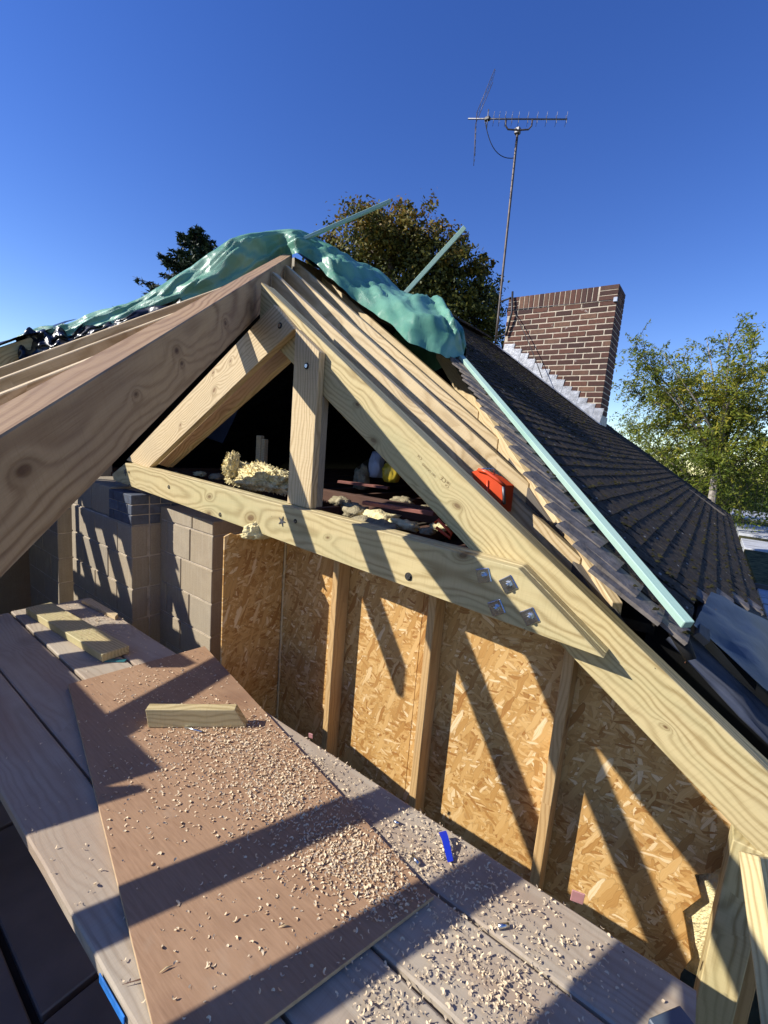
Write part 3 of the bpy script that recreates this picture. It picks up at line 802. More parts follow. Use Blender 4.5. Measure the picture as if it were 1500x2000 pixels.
# yellow wool poking over the board lining
def lump(name, c, rx, ry, rz, seed, mat, parent=None, sub=4, amp=0.35, fr=3.0, fuzz=0):
    bm = bmesh.new(); bmesh.ops.create_icosphere(bm, subdivisions=sub, radius=1.0)
    for v in bm.verts:
        p = v.co.copy()
        n_ = mnoise.fractal(p * fr + Vector((seed, 0, 0)), 0.9, 2.2, 5) + 0.5 * abs(mnoise.noise(p * fr * 3 + Vector((0, seed, 0))))
        p *= 1 + amp * n_
        v.co = Vector((p.x * rx, p.y * ry, max(p.z * rz, -rz * 0.55)))
    if fuzz:
        rf = random.Random(seed); vs = [v.co.copy() for v in bm.verts]
        for i_ in range(fuzz):
            p = rf.choice(vs); d = Vector((rf.gauss(0, 1), rf.gauss(0, 1), rf.gauss(0.3, 1))).normalized(); q = p + p.normalized() * rf.uniform(0.0, 0.012) + d * rf.uniform(0.008, 0.022); e_ = d.cross(Vector((rf.gauss(0, 1), rf.gauss(0, 1), rf.gauss(0, 1)))).normalized() * rf.uniform(0.002, 0.006)
            bm.faces.new([bm.verts.new(t_) for t_ in (p - e_, p + e_, q + e_ * 0.6, q - e_ * 0.6)])
    return link(name, bm_mesh(bm, name, True), parent, mat, Matrix.Translation(Vector([float(q) for q in c])))
tag(lump('insulation_wad', (-2.0, 1.62, -0.55), 0.05, 0.14, 0.06, 3, WOOL), 'wad of yellow wool stuffed above the return of the board lining', 'insulation')
tag(lump('insulation_wad', (0.255, 1.85, -1.52), 0.12, 0.02, 0.52, 9, WOOL), 'bright yellow wool showing through the torn board edge beside the post', 'insulation')

# ------------------------------------------------------------------ staging boards
BZ = -1.30
def board_mesh(L, W, T, seed, name='board'):
    nx = 24; bm = bmesh.new()
    prof = [(-W / 2, -T), (-W / 2, -0.004), (-W / 2 + 0.006, 0.0), (W / 2 - 0.006, 0.0), (W / 2, -0.004), (W / 2, -T)]
    rows = []
    for i in range(nx + 1):
        x = L * i / nx
        e = 0.003 * mnoise.noise((x * 3, seed, 0)); e2 = 0.003 * mnoise.noise((x * 3, seed, 9)); dz = 0.003 * mnoise.noise((x * 0.9, seed, 4))
        row = []
        for k_, (a, b) in enumerate(prof):
            row.append(bm.verts.new((x, a + (e if a < 0 else e2), b + dz)))
        rows.append(row)
    n = len(prof)
    for i in range(nx):
        for k_ in range(n):
            bm.faces.new((rows[i][k_], rows[i + 1][k_], rows[i + 1][(k_ + 1) % n], rows[i][(k_ + 1) % n]))
    bm.faces.new(rows[0]); bm.faces.new(rows[-1][::-1])
    bmesh.ops.recalc_face_normals(bm, faces=bm.faces)
    return bm_mesh(bm, name)
BL = ['scaffold board along the board-lined wall, nearest the studs', 'scaffold board second from the board-lined wall', 'scaffold board third from the board-lined wall, partly under the plywood', 'outermost scaffold board at the left, with a blue-painted edge']
by = [(1.069, 1.286, -3.55, 0.165), (0.834, 1.058, -3.58, 0.62), (0.594, 0.824, -3.58, 0.70), (0.370, 0.584, -3.50, 0.70)]
for i, (ya, yb, xa, xb) in enumerate(by):
    o = link('scaffold_board', board_mesh(xb - xa, yb - ya, 0.04, i * 3.3), None, W_BOARD, Matrix.Translation((xa, (ya + yb) / 2, BZ + (0, 0.002, -0.003, 0.0)[i])))
    tag(o, BL[i], 'scaffold board', 'staging boards')
    if i == 3:
        bm = box_mesh(0.13, 0.003, 0.026, 0.0005, 'paint_mark')
        link('paint_mark', bm, o, plain('blue_paint', (0.02, 0.16, 0.5), 0.6, 0, 0.4, 0.4, 30), Matrix.Translation((-0.93, ya - 0.0048, BZ - 0.022)))
# red trestles carrying the boards
for X, lab in ((-0.55, 'dark red trestle under the near end of the staging boards'), (-2.9, 'dark red trestle under the far end of the staging boards')):
    t_ = empty('trestle', (X, 0.8, FZ + 0.05), lab, 'trestle', 'trestles under the staging')
    beam('beam', (X, 0.30, BZ - 0.044), (X, 1.30, BZ - 0.044), 0.07, 0.07, REDWOOD, t_)
    for yy in (0.40, 1.2):
        for s_ in (-1, 1):
            beam('leg', (X + s_ * 0.3, yy, FZ + 0.052), (X + s_ * 0.02, yy, BZ - 0.10), 0.05, 0.05, REDWOOD, t_, up=(0, 1, 0), top=False)

# plywood sheet
p0, p1, p2, p3 = (-2.36, 0.755), (-2.28, 1.43), (-0.462, 1.038), (-0.56, 0.32)
PZ = BZ + 0.0095
pm_poly = [p0, p3, (-0.53, 0.36), p2, p1]
pl = link('plywood_sheet', prism_mesh([p0, (-0.66, 0.36), p2, p1], -0.006, 0.008, 0.001, 'plywood_sheet'), None, PLY, Matrix.Translation((0, 0, PZ)))
pl.data.materials.append(PLYEDGE)
for pg in pl.data.polygons:
    if abs(pg.normal.z) < 0.5: pg.material_index = 1
tag(pl, 'brown plywood sheet lying askew on the staging, strewn with shavings', 'plywood')

# ------------------------------------------------------------------ old tiled roof
house = empty('house_roof', (-1.5, 5.5, -0.6), 'old dark plain-tiled roof slope, mossy, with its near edge cut back', 'roof')
zq = lambda x: z1(x) + ROOF_OFF
CA = math.cos(math.atan(M1)); SA = math.sin(math.atan(M1))
YE = lambda x: 2.44 - 1.075 * (x + 0.96)         # cut edge of the tiles
VG = lambda x: 8.45 + 0.43 * (x + 1.48)          # far verge
GA, TW, TL_, TT = 0.0875, 0.150, 0.235, 0.012
XR, XE = -3.22, 0.30
# deck (sarking) below
dk_v = []
for x in (XR, XE - 0.08):
    for yy in (YE(x) + 0.10, VG(x) - 0.1):
        yy = max(yy, 1.9)
        dk_v += [(x, yy, zq(x) - 0.05), (x, yy, zq(x) - 0.075)]
dk = link('sarking', py_mesh('sarking', dk_v, [(0, 2, 6, 4), (1, 3, 7, 5), (0, 1, 3, 2), (4, 5, 7, 6), (0, 1, 5, 4), (2, 3, 7, 6)]), house, FELT)
# far slope, gable and loft floor
fs = [(XR - 0.01, 5.0, zq(XR) - 0.02), (XR - 0.01, 8.0, zq(XR) - 0.02), (-6.9, 8.0, zq(XR) - 0.02 - M1 * 3.68), (-6.9, 1.2, zq(XR) - 0.02 - M1 * 3.68)]
fsl = fs + [(a, b, c - 0.06) for a, b, c in fs]
link('far_slope', py_mesh('far_slope', fsl, [(0, 1, 2, 3), (4, 5, 6, 7), (0, 1, 5, 4), (1, 2, 6, 5), (2, 3, 7, 6), (3, 0, 4, 7)]), house, FELT)
gab = [(-6.6, 7.7, -0.6), (0.2, 7.7, -0.6), (XR, 7.7, zq(XR) - 0.1)]
gabv = gab + [(a, b + 0.1, c) for a, b, c in gab]
link('gable', py_mesh('gable', gabv, [(0, 1, 2), (3, 5, 4), (0, 1, 4, 3), (1, 2, 5, 4), (2, 0, 3, 5)]), house, W_OLD)

# one tile: slightly cambered slab; local X down the slope, Y along the course
def tile_mesh():
    ny = 2; v = []; f = []
    for z0 in (0.0, -TT):
        for x in (-TL_ * 0.5, TL_ * 0.5):
            for j in range(ny + 1):
                t = j / ny - 0.5
                v.append((x, t * (TW - 0.004), z0 + 0.003 * (1 - 4 * t * t)))
    nn = ny + 1
    idx = lambda l, i, j: l * 2 * nn + i * nn + j
    for j in range(ny):
        f.append((idx(0, 0, j), idx(0, 1, j), idx(0, 1, j + 1), idx(0, 0, j + 1)))
        f.append((idx(1, 0, j + 1), idx(1, 1, j + 1), idx(1, 1, j), idx(1, 0, j)))
        for i in (0, 1): f.append((idx(0, i, j), idx(0, i, j + 1), idx(1, i, j + 1), idx(1, i, j)))
    for j in (0, ny): f.append((idx(0, 0, j), idx(0, 1, j), idx(1, 1, j), idx(1, 0, j)))
    return py_mesh('tile', v, f)
TM = tile_mesh()
TME = TM.copy()
TILE_EDGE = plain('weathered_tile', (0.15, 0.13, 0.115), 0.9, 0, 0.15, 0.45, 18, 0.8, 60, 0.004)
slope = (TL_ * 0 + 1)
TILT = math.atan2(TT * 1.6, TL_ * 0.62)
tiles = []
nc = int((XE - XR) / (GA * CA))
CHX0, CHX1, CHY0, CHY1 = -3.02, -1.45, 7.0, 7.5
trs = np.random.default_rng(3)
for c_ in range(nc + 1):
    xl = XE - c_ * GA * CA                       # lower edge of this course
    ys = max(YE(xl), 1.55) - trs.uniform(0.0, 0.09)
    if xl > 0.07: ys = 2.15 + (xl - 0.07) * 3.2 + trs.uniform(-.06, .06)
    ye = VG(xl)
    yy = ys + (0.0 if c_ % 2 else TW / 2)
    if c_ % 2 == 0: yy = ys + TW * 0.55
    yy = ys + TW / 2
    first = True
    while yy < ye:
        cx = xl - TL_ * 0.5 * CA
        if not (CHX0 + 0.1 < xl < CHX1 and CHY0 + 0.05 < yy < CHY1 - 0.05):
            tiles.append((xl, yy, first, c_))
        first = False
        yy += TW + (0.0 if trs.uniform() > .02 else 0.004)
        if yy - ys < TW * 1.6 and c_ % 2: yy -= TW * 0.0
def tile_M(xl, yy, first):
    sag = 0.012 * mnoise.noise((xl * 0.8, yy * 0.5, 2.0)) + 0.004 * mnoise.noise((xl * 3, yy * 4, 7))
    zl = zq(xl) + sag
    ang = math.atan(M1)
    rot = Matrix.Rotation(ang, 4, 'Y')           # local +X points down the slope
    jit = Matrix.Rotation(trs.normal(0, 0.010), 4, 'Z') @ Matrix.Rotation(-TILT * 0.55 + trs.normal(0, 0.012), 4, 'Y') @ Matrix.Rotation(trs.normal(0, 0.012), 4, 'X')
    return Matrix.Translation((xl, yy, zl + 0.012)) @ rot @ jit @ Matrix.Translation((-TL_ * 0.5, trs.normal(0, 0.003), 0))
tiles.sort(key=lambda t: math.sqrt(t[0] ** 2 + t[1] ** 2 + zq(t[0]) ** 2))
sv, sf = [], []
tv = [v.co.copy() for v in TM.vertices]; tf = [tuple(p.vertices) for p in TM.polygons]
for i, (xl, yy, first, c_) in enumerate(tiles):
    Mt = tile_M(xl, yy, first)
    if i < 290:
        link('tile', TME if first else TM, house, TILE_EDGE if first else TILE, Mt)
    else:
        b0 = len(sv); sv += [Mt @ q for q in tv]; sf += [tuple(b0 + k for k in q) for q in tf]
o = link('far_tiles', py_mesh('far_tiles', sv, sf), house, TILE); o['kind'] = 'stuff'
# batten ends under the cut tiles, grey and broken
for c_ in range(0, nc - 8):
    xl = XE - c_ * GA * CA - 0.03
    ys = YE(xl) - 0.02 - 0.06 * abs(mnoise.noise((c_ * 1.7, 0, 0)))
    if xl > 0.1: continue
    ys = max(ys, 1.775)
    beam('batten', (xl, ys, zq(xl) - 0.014), (xl, ys + 0.5, zq(xl) - 0.014), 0.042, 0.024, W_OLD, house, up=(M1, 0, 1), bevel=0.002)
# moss on the course edges
mv, mf = [], []
for i in range(1500):
    t = tiles[int(abs(trs.normal(0, 0.45)) * len(tiles)) % len(tiles)]
    x = t[0] - abs(trs.normal(0, 0.02)) * CA; yy = t[1] + trs.uniform(-TW / 2, TW / 2); r_ = trs.uniform(0.004, 0.013)
    zc = zq(x) + 0.016
    b0 = len(mv)
    for (a, b, c2) in ((1, 0, 0), (-.5, .87, 0), (-.5, -.87, 0), (0, 0, .8), (0, 0, -.4)):
        mv.append((x + a * r_ * trs.uniform(.7, 1.6), yy + b * r_ * trs.uniform(.7, 1.8), zc + c2 * r_))
    mf += [(b0, b0 + 1, b0 + 3), (b0 + 1, b0 + 2, b0 + 3), (b0 + 2, b0, b0 + 3), (b0 + 1, b0, b0 + 4), (b0 + 2, b0 + 1, b0 + 4), (b0, b0 + 2, b0 + 4)]
o = link('moss', py_mesh('moss', mv, mf), house, MOSS); o['kind'] = 'stuff'
# ridge tiles
rtv = []; rtf = []
n_ = 8
for z0, r_ in ((0, 0.115), (0, 0.10)):
    pass
def ridge_tile():
    v = []; f = []; m = 7
    for x in (0, 0.43):
        for rr_ in (0.115, 0.10):
            for k in range(m):
                a = math.radians(20 + 140 * k / (m - 1)); v.append((rr_ * 1.1 * math.cos(a), x, rr_ * 0.9 * math.sin(a)))
    I = lambda e, l, k: e * 2 * m + l * m + k
    for k in range(m - 1):
        f.append((I(0, 0, k), I(1, 0, k), I(1, 0, k + 1), I(0, 0, k + 1))); f.append((I(0, 1, k + 1), I(1, 1, k + 1), I(1, 1, k), I(0, 1, k)))
        for e in (0, 1): f.append((I(e, 0, k), I(e, 0, k + 1), I(e, 1, k + 1), I(e, 1, k)))
    for k in (0, m - 1): f.append((I(0, 0, k), I(0, 1, k), I(1, 1, k), I(1, 0, k)))
    return py_mesh('ridge_tile', v, f, True)
RTM = ridge_tile()
yy = 5.0
while yy < 7.7:
    if not (6.75 < yy < 7.5): link('ridge_tile', RTM, house, TILE, Matrix.Translation((XR, yy, zq(XR) - 0.035)) @ Matrix.Rotation(random.uniform(-.01, .01), 4, 'Z'))
    yy += 0.44
# house body below
hb = empty('house', (-3.2, 5, GROUND), 'body of the old house below the tiled roof', 'house')
blk('wall', hb, -6.4, 0.02, 2.05, 8.0, GROUND, -0.75, brick_mat('house_brick', [(0, (0.18, 0.08, 0.05)), (1, (0.24, 0.11, 0.07))]), 0)

# ------------------------------------------------------------------ loft behind the truss
lf = empty('loft_floor', (-2.5, 3.2, -0.6), 'cluttered loft floor with old joists behind the tie beam', 'floor')
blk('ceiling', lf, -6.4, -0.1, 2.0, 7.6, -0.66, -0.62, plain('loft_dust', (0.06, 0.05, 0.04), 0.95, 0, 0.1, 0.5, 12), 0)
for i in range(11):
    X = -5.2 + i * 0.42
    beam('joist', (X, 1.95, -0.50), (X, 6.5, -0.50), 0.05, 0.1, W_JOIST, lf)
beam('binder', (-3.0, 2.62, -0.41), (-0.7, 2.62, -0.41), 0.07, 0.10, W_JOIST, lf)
tag(lump('insulation_roll', (-2.90, 2.25, -0.37), 0.34, 0.12, 0.12, 5, WOOL, None, 6, 0.26, 3.0, 2600), 'fluffy yellow insulation roll lying in the sun behind the tie beam', 'insulation')
tag(lump('insulation_scrap', (-3.10, 2.15, -0.30), 0.06, 0.06, 0.11, 17, WOOL, None, 5, 0.3, 2.6, 700), 'torn end of yellow wool standing up on the insulation roll', 'insulation')
wl = rng
for i in range(20):
    c = onZ(random.uniform(640, 860), random.uniform(975, 1040), -0.47) if i < 12 else onZ(random.uniform(330, 560), random.uniform(925, 985), -0.47)
    if c[1] < 1.8 or c[1] > 4: continue
    s_ = random.uniform(0.03, 0.085)
    o = lump('insulation_scrap', (c[0], c[1], -0.475), s_ * random.uniform(1, 1.7), s_, s_ * 0.55, i * 2.3, WOOLDIRTY if i % 4 else WOOL, None, 3, 0.5, 3.0)
    tag(o, 'small dirty scrap of wool among the loft joists', 'insulation', 'wool scraps on the loft floor')
for (px, py, col_, sz, lab) in ((706, 940, WOOLDIRTY, 0.12, 'dim mound of wool against the bags deep in the loft'), (735, 915, BAGW, 0.13, 'crumpled pale plastic bag deep in the loft'), (765, 925, BAGY, 0.12, 'crumpled yellow plastic bag deep in the loft')):
    c = onY(px, py, 3.7 + 0.1 * (col_ is BAGW))
    o = lump('loft_bag' if col_ is not WOOLDIRTY else 'insulation_mound', (c[0], c[1], c[2]), sz * 0.7, sz * 0.6, sz * 1.3, px * 0.1, col_, None, 3, 0.4, 2.2)
    tag(o, lab, 'bag' if col_ is not WOOLDIRTY else 'insulation')
a = onY(508, 890, 3.0)
lp = empty('loft_post', (a[0], 3.0, -0.6), 'two pale upright timber offcuts standing in the dark loft', 'post')
blk('upright', lp, a[0] - 0.05, a[0] + 0.02, 2.98, 3.03, -0.6, onY(500, 850, 3.0)[2], W_RAFT); blk('upright', lp, a[0] + 0.022, a[0] + 0.075, 2.99, 3.04, -0.6, onY(500, 856, 3.0)[2], W_RAFT)
for (px, py, l_, dy) in ((700, 945, 0.5, 0.5), (770, 990, 0.45, 0.3)):
    c = onZ(px, py, -0.40)
    tag(beam('broken_batten', (c[0] - 0.25, c[1], -0.395), (c[0] + 0.25, c[1] + dy * 0.3, -0.40), 0.06, 0.025, plain('red_clay', (0.26, 0.10, 0.075), 0.85)), 'reddish broken batten lying across the loft joists, ' + ('farther one' if px == 700 else 'nearer one'), 'batten')
# dark blue sheet hanging in the loft
hs = [onY(450, 800, 2.9), onY(470, 790, 2.9), onY(435, 866, 2.9), onY(385, 848, 2.9), onY(390, 810, 2.9)]
hv = [tuple(p) for p in hs] + [(p[0], p[1] + 0.004, p[2]) for p in hs]
tag(link('hanging_sheet', py_mesh('hanging_sheet', hv, [(0, 1, 2, 3, 4), (9, 8, 7, 6, 5)] + [(k, (k + 1) % 5, 5 + (k + 1) % 5, 5 + k) for k in range(5)]), None, NAVY), 'corner of dark blue sheet hanging inside the loft', 'sheet')

# ------------------------------------------------------------------ chimney
ch = empty('chimney', ((CHX0 + CHX1) / 2, 7.25, 0.6), 'dark red brick chimney stack with soldier course and lead flashing', 'chimney')
CT = 2.40
ztopc = lambda x: CT
blk('mortar_core', ch, CHX0 + 0.006, CHX1 - 0.006, CHY0 + 0.006, CHY1 - 0.006, 0.0, CT - 0.006, MORTAR, 0.002)
CHH = 0.0775; JW = 0.0155; BLn = 0.235
crow = random.Random(5)
bmesh_cache = {}
def brick(parent, x0, x1, y0, y1, za, zb):
    key = (round(x1 - x0, 3), round(y1 - y0, 3), round(zb - za, 3))
    if key not in bmesh_cache: bmesh_cache[key] = box_mesh(key[0], key[1], key[2], 0.004, 'brick')
    M = Matrix.Translation(((x0 + x1) / 2, (y0 + y1) / 2 + crow.uniform(-.002, .002), (za + zb) / 2)) @ Matrix.Rotation(crow.uniform(-.004, .004), 4, 'Y')
    return link('brick', bmesh_cache[key], parent, BRICK, M)
W_ = CHX1 - CHX0
SOL = 0.205
# soldier band on top: corner stacks of three stretchers, soldiers between
for r_ in range(3):
    za = CT - (r_ + 1) * (SOL / 3)
    brick(ch, CHX0, CHX0 + 0.17, CHY0, CHY0 + 0.1, za + 0.008, za + SOL / 3)
    brick(ch, CHX1 - 0.24, CHX1, CHY0, CHY0 + 0.1, za + 0.008, za + SOL / 3)
    for k in range(2):
        ya = CHY0 + 0.106 + k * 0.2
        brick(ch, CHX1 - 0.1, CHX1 + 0.0005, ya, ya + 0.188, za + 0.008, za + SOL / 3)
n_s = 15; sx0 = CHX0 + 0.182; sx1 = CHX1 - 0.252; sw_ = (sx1 - sx0) / n_s
for k in range(n_s):
    brick(ch, sx0 + k * sw_, sx0 + (k + 1) * sw_ - 0.011, CHY0, CHY0 + 0.1, CT - SOL + 0.008, CT - 0.002)
zt = CT - SOL; r_ = 0
while zt > 0.4:
    za = zt - CHH + JW; off = 0 if r_ % 2 else BLn / 2
    x = CHX1
    if zt > zq(CHX0) - 0.1 or True:
        first = True
        while x > CHX0 + 0.03:
            w = (BLn / 2 if (r_ % 2 and first) else BLn)
            xa = max(x - w + JW, CHX0)
            if xa + 0.05 < x and zt > zq((xa + x) / 2) - 0.05:
                brick(ch, xa, x, CHY0, CHY0 + 0.1, za, zt)
            x -= w; first = False
    y = CHY0 + (0.112 if r_ % 2 == 0 else 0.112); k = 0
    while y < CHY1 - 0.02:
        w = BLn if (k or r_ % 2 == 0) else BLn / 2
        if zt > zq(CHX1) - 0.1: brick(ch, CHX1 - 0.1, CHX1 + 0.0005, y, min(y + w - JW, CHY1), za, zt)
        y += w; k += 1
    zt -= CHH; r_ += 1
# stepped lead flashing down the near face
steps = 13
for k in range(steps):
    xa = CHX0 + 0.02 + k * (W_ - 0.03) / steps; xb = xa + (W_ - 0.03) / steps
    zt_ = zq(xa) + 0.135 + crow.uniform(-.01, .012); zb0, zb1 = zq(xa) + 0.0, zq(xb) + 0.0
    v = [(xa - 0.02, zb0), (xb + 0.02, zb1 - 0.015), (xb + 0.055, zt_ - 0.008), (xa, zt_)]
    yo = CHY0 - 0.006 - 0.002 * (k % 2)
    vv = [(p[0], yo - 0.004 * (i_ < 2), p[1]) for i_, p in enumerate(v)] + [(p[0], CHY0 + 0.002, p[1]) for p in v]
    link('flashing_step', py_mesh('flashing_step', vv, [(0, 1, 2, 3), (4, 7, 6, 5), (0, 1, 5, 4), (1, 2, 6, 5), (2, 3, 7, 6), (3, 0, 4, 7)]), ch, LEAD)
# lead apron on the tiles
nx_ = 40; av = []; af = []
for i in range(nx_ + 1):
    x = CHX0 - 0.05 + (W_ + 0.1) * i / nx_
    for j in range(4):
        yy = CHY0 - 0.012 - j * 0.045
        av.append((x, yy, zq(x) + 0.035 + 0.006 * mnoise.noise((x * 9, j, 0)) - 0.003 * j))
for i in range(nx_):
    for j in range(3): af.append((i * 4 + j, (i + 1) * 4 + j, (i + 1) * 4 + j + 1, i * 4 + j + 1))
link('lead_apron', py_mesh('lead_apron', av, af, True), ch, LEAD)
blk('lead_corner', ch, CHX1 + 0.002, CHX1 + 0.012, CHY0 - 0.01, CHY1, zq(CHX1) - 0.05, zq(CHX1) + 0.14, LEAD, 0.003)

# ------------------------------------------------------------------ aerial
ae = empty('tv_aerial', (-3.22, 7.12, 1.8), 'television aerial on a tall rusty mast strapped to the chimney', 'aerial')
mt = onY(1011, 256, 7.12); mb = onY(968, 668, 7.12)
nseg = 8
link('mast', tube_mesh([mb + (mt - mb) * i / nseg for i in range(nseg + 1)], 0.019, 10, 'mast'), ae, MAST)
bz = mt[2] + 0.09
b0 = onZ(914, 232, bz); b1 = onZ(1108, 233, bz); b0[2] = b1[2] = bz
bd = (b1 - b0); bL = np.linalg.norm(bd); bd = bd / bL
bs = np.array([-bd[1], bd[0], 0])
link('boom', tube_mesh([b0, b1], 0.011, 8, 'boom'), ae, DARKSTEEL)
atb = lambda px: b0 + bd * bL * ((px - 914) / (1108 - 914))
for px in (953, 965, 976, 988, 1001, 1014, 1032, 1050, 1068, 1087, 1106):
    c = atb(px); h_ = 0.125
    for sg in (-1, 1):
        d = np.array([0, 0, 1.0]) * math.cos(0.35) + bs * math.sin(0.35) * 1
    u_ = np.array([0, 0, 1.0])
    e1 = (u_ * 0.8 + bs * 0.6); 
    e2 = (u_ * 0.8 - bs * 0.6)
    v_ = []
    link('director', tube_mesh([c + e1 * h_, c, c - e1 * h_], 0.0035, 5, 'director'), ae, DARKSTEEL)
    link('director', tube_mesh([c + e2 * h_ * .7, c, c - e2 * h_ * .7], 0.003, 5, 'director'), ae, DARKSTEEL)
c = atb(953)
link('dipole', tube_mesh([c + np.array([0, 0, .13]), c, c - np.array([0, 0, .13])], 0.008, 6, 'dipole'), ae, DARKSTEEL)
link('dipole_box', box_mesh(0.08, 0.06, 0.05, 0.008, 'dipole_box'), ae, CABLE, Matrix.Translation(c))
# reflector: two tilted grids of rods behind the dipole
rc = atb(930)
def refl(sgn):
    base = rc + np.array([0, 0, 0.0]); top = rc + bd * 0.10 * 1 + np.array([0, 0, 0.58 * sgn]) + bd * (0.10 if sgn > 0 else -0.06)
    for k in range(7):
        p = base + (top - base) * (0.08 + 0.92 * k / 6)
        hw = bs * 0.32 + np.array([0, 0, 0.16])
        link('reflector_rod', tube_mesh([p - hw, p + hw], 0.0032, 5, 'reflector_rod'), ae, DARKSTEEL)
    for s_ in (-1, 1):
        link('reflector_stay', tube_mesh([base + bs * 0.12 * s_, top + bs * 0.12 * s_], 0.0045, 5, 'reflector_stay'), ae, MAST)
refl(1); refl(-1)
# cradle under the boom
ca, cb_ = atb(990), atb(1041)
low = mt + np.array([0, 0, -0.02])
pts = [ca - np.array([0, 0, 0.0]), ca - np.array([0, 0, .13]), ca * .8 + low * .2 - np.array([0, 0, .12]), low, cb_ * .8 + low * .2 - np.array([0, 0, .12]), cb_ - np.array([0, 0, .13]), cb_]
pts = [ca, ca + np.array([0, 0, -.09]), ca + bd * .04 + np.array([0, 0, -.14]), (ca + cb_) / 2 + np.array([0, 0, -.15]), cb_ - bd * .04 + np.array([0, 0, -.14]), cb_ + np.array([0, 0, -.09]), cb_]
link('cradle', tube_mesh(pts, 0.012, 8, 'cradle'), ae, MAST)
link('clamp', box_mesh(0.085, 0.075, 0.09, 0.012, 'clamp'), ae, DARKSTEEL, Matrix.Translation((ca + cb_) / 2 + np.array([0, 0, -.17])) if False else Matrix.Translation(Vector([float(q) for q in mt])))
d0 = atb(947)
c_end = mb + (mt - mb) * 0.88
pts = []
for i in range(13):
    t = i / 12
    p = d0 * (1 - t) + c_end * t
    p = p + np.array([0, 0, -0.30 * 4 * t * (1 - t) * 0.55]) - bd * 0.05 * math.sin(math.pi * t)
    pts.append(p)
link('cable', tube_mesh(pts, 0.006, 6, 'cable'), ae, CABLE)
# bracket and lashing at the chimney
for z_, ln in ((0.62, 0.0), (0.08, 0.0)):
    p = mb + np.array([0, 0, z_])
    q = np.array([CHX0 + 0.03, CHY0 - 0.01, p[2]])
    link('bracket_arm', tube_mesh([p, (p * .6 + q * .4) + np.array([0.04, -0.02, 0.0]), q], 0.014, 6, 'bracket_arm'), ae, CABLE)
link('bracket_bar', tube_mesh([np.array([CHX0 + 0.06, CHY0 - 0.03, mb[2] + .70]), np.array([CHX0 + 0.10, CHY0 - 0.06, mb[2] + 0.38]), np.array([CHX0 + 0.04, CHY0 - 0.03, mb[2] + 0.05])], 0.016, 6, 'bracket_bar'), ae, CABLE)
zl_ = mb[2] + 0.44
link('lashing_wire', tube_mesh([(CHX0, CHY0 - 0.008, zl_), (CHX1, CHY0 - 0.008, zl_ - 0.02)], 0.004, 5, 'lashing_wire'), ae, DARKSTEEL)
link('lashing_corner', box_mesh(0.05, 0.03, 0.06, 0.004, 'lashing_corner'), ae, BAGW, Matrix.Translation((CHX1 - 0.02, CHY0 - 0.012, zl_ - 0.02)))
wp = [(CHX0 + 0.12, CHY0 - 0.03, mb[2] + 0.40)]
for i in range(1, 11):
    t = i / 10; x = CHX0 + 0.12 + 0.62 * t
    wp.append((x, CHY0 - 0.05 - 0.12 * t, (mb[2] + 0.40) * (1 - t) + (zq(x) + 0.06) * t - 0.25 * t * (1 - t)))
link('cable', tube_mesh(wp, 0.006, 6, 'cable'), ae, CABLE)

# ------------------------------------------------------------------ teal battens
def batten(name, a, b, w, d, label, up=(0, 0, 1)):
    o = beam('roof_batten', a, b, w, d, W_TEAL, up=up, bevel=0.002)
    return tag(o, label, 'batten', 'teal treated battens')
batten('', onX(590, 465, -3.15), onY(761, 390, 3.4), 0.045, 0.025, 'teal batten jutting up into the sky above the tarpaulin peak')
batten('', onX(783, 581, -3.15), onY(908, 443, 4.5), 0.045, 0.025, 'teal batten standing up in front of the leafy tree', up=(1, -1, 0.3))
ta = onP1(902, 694, ROOF_OFF + 0.05); tb = onP1(1348, 1215, ROOF_OFF + 0.06)
batten('', ta, tb, 0.034, 0.026, 'long teal batten lying down the cut tile edge', up=(M1 * 1.0, -0.75, 1.0))

# ------------------------------------------------------------------ navy membrane at the lower right
def sheet(name, P, mat, label, cat, parent=None, res=14, amp=0.012, seed=1.0, fr=4.0):
    """bilinear sheet with soft creases from four corners"""
    P = [np.array(p, float) for p in P]; v = []; f = []
    for i in range(res + 1):
        for j in range(res + 1):
            u, w = i / res, j / res
            p = P[0] * (1 - u) * (1 - w) + P[1] * u * (1 - w) + P[2] * u * w + P[3] * (1 - u) * w
            p = p + np.array([0, 0, amp * (mnoise.noise((u * fr, w * fr * 1.5, seed)) + 0.6 * abs(mnoise.noise((u * fr * 2.3 + w * 3, w * 2, seed + 5))))])
            v.append(p)
    n = len(v)
    v += [p - np.array([0, 0, 0.003]) for p in v]
    r1 = res + 1
    for i in range(res):
        for j in range(res):
            q = (i * r1 + j, (i + 1) * r1 + j, (i + 1) * r1 + j + 1, i * r1 + j + 1)
            f.append(q); f.append(tuple(n + k for k in q[::-1]))
    o = link(name, py_mesh(name, v, f, True), parent, mat)
    if label: tag(o, label, cat)
    return o
qz = lambda x, y, o=0.0: (x, y, zq(x) + o)
sheet('membrane', [qz(0.02, 1.82, -0.02), qz(0.06, 2.25, 0.035), qz(0.75, 3.4, 0.02), qz(0.75, 1.86, -0.05)], NAVY, 'navy blue plastic membrane over the stripped eaves at lower right', 'membrane', amp=0.03)
sheet('membrane', [qz(-0.05, 1.755, -0.12), qz(0.0, 1.86, -0.075), qz(0.75, 1.95, -0.13), qz(0.75, 1.76, -0.22)], GREYMEM, 'narrow grey strip of membrane along the truss rafter at lower right', 'membrane', amp=0.02)
sheet('underlay', [qz(-0.12, 1.78, -0.26), qz(-0.12, 3.6, -0.12), qz(0.95, 3.6, -0.12), qz(0.95, 1.78, -0.30)], FELT, 'black underlay below the navy membrane at lower right', 'underlay', amp=0.01)
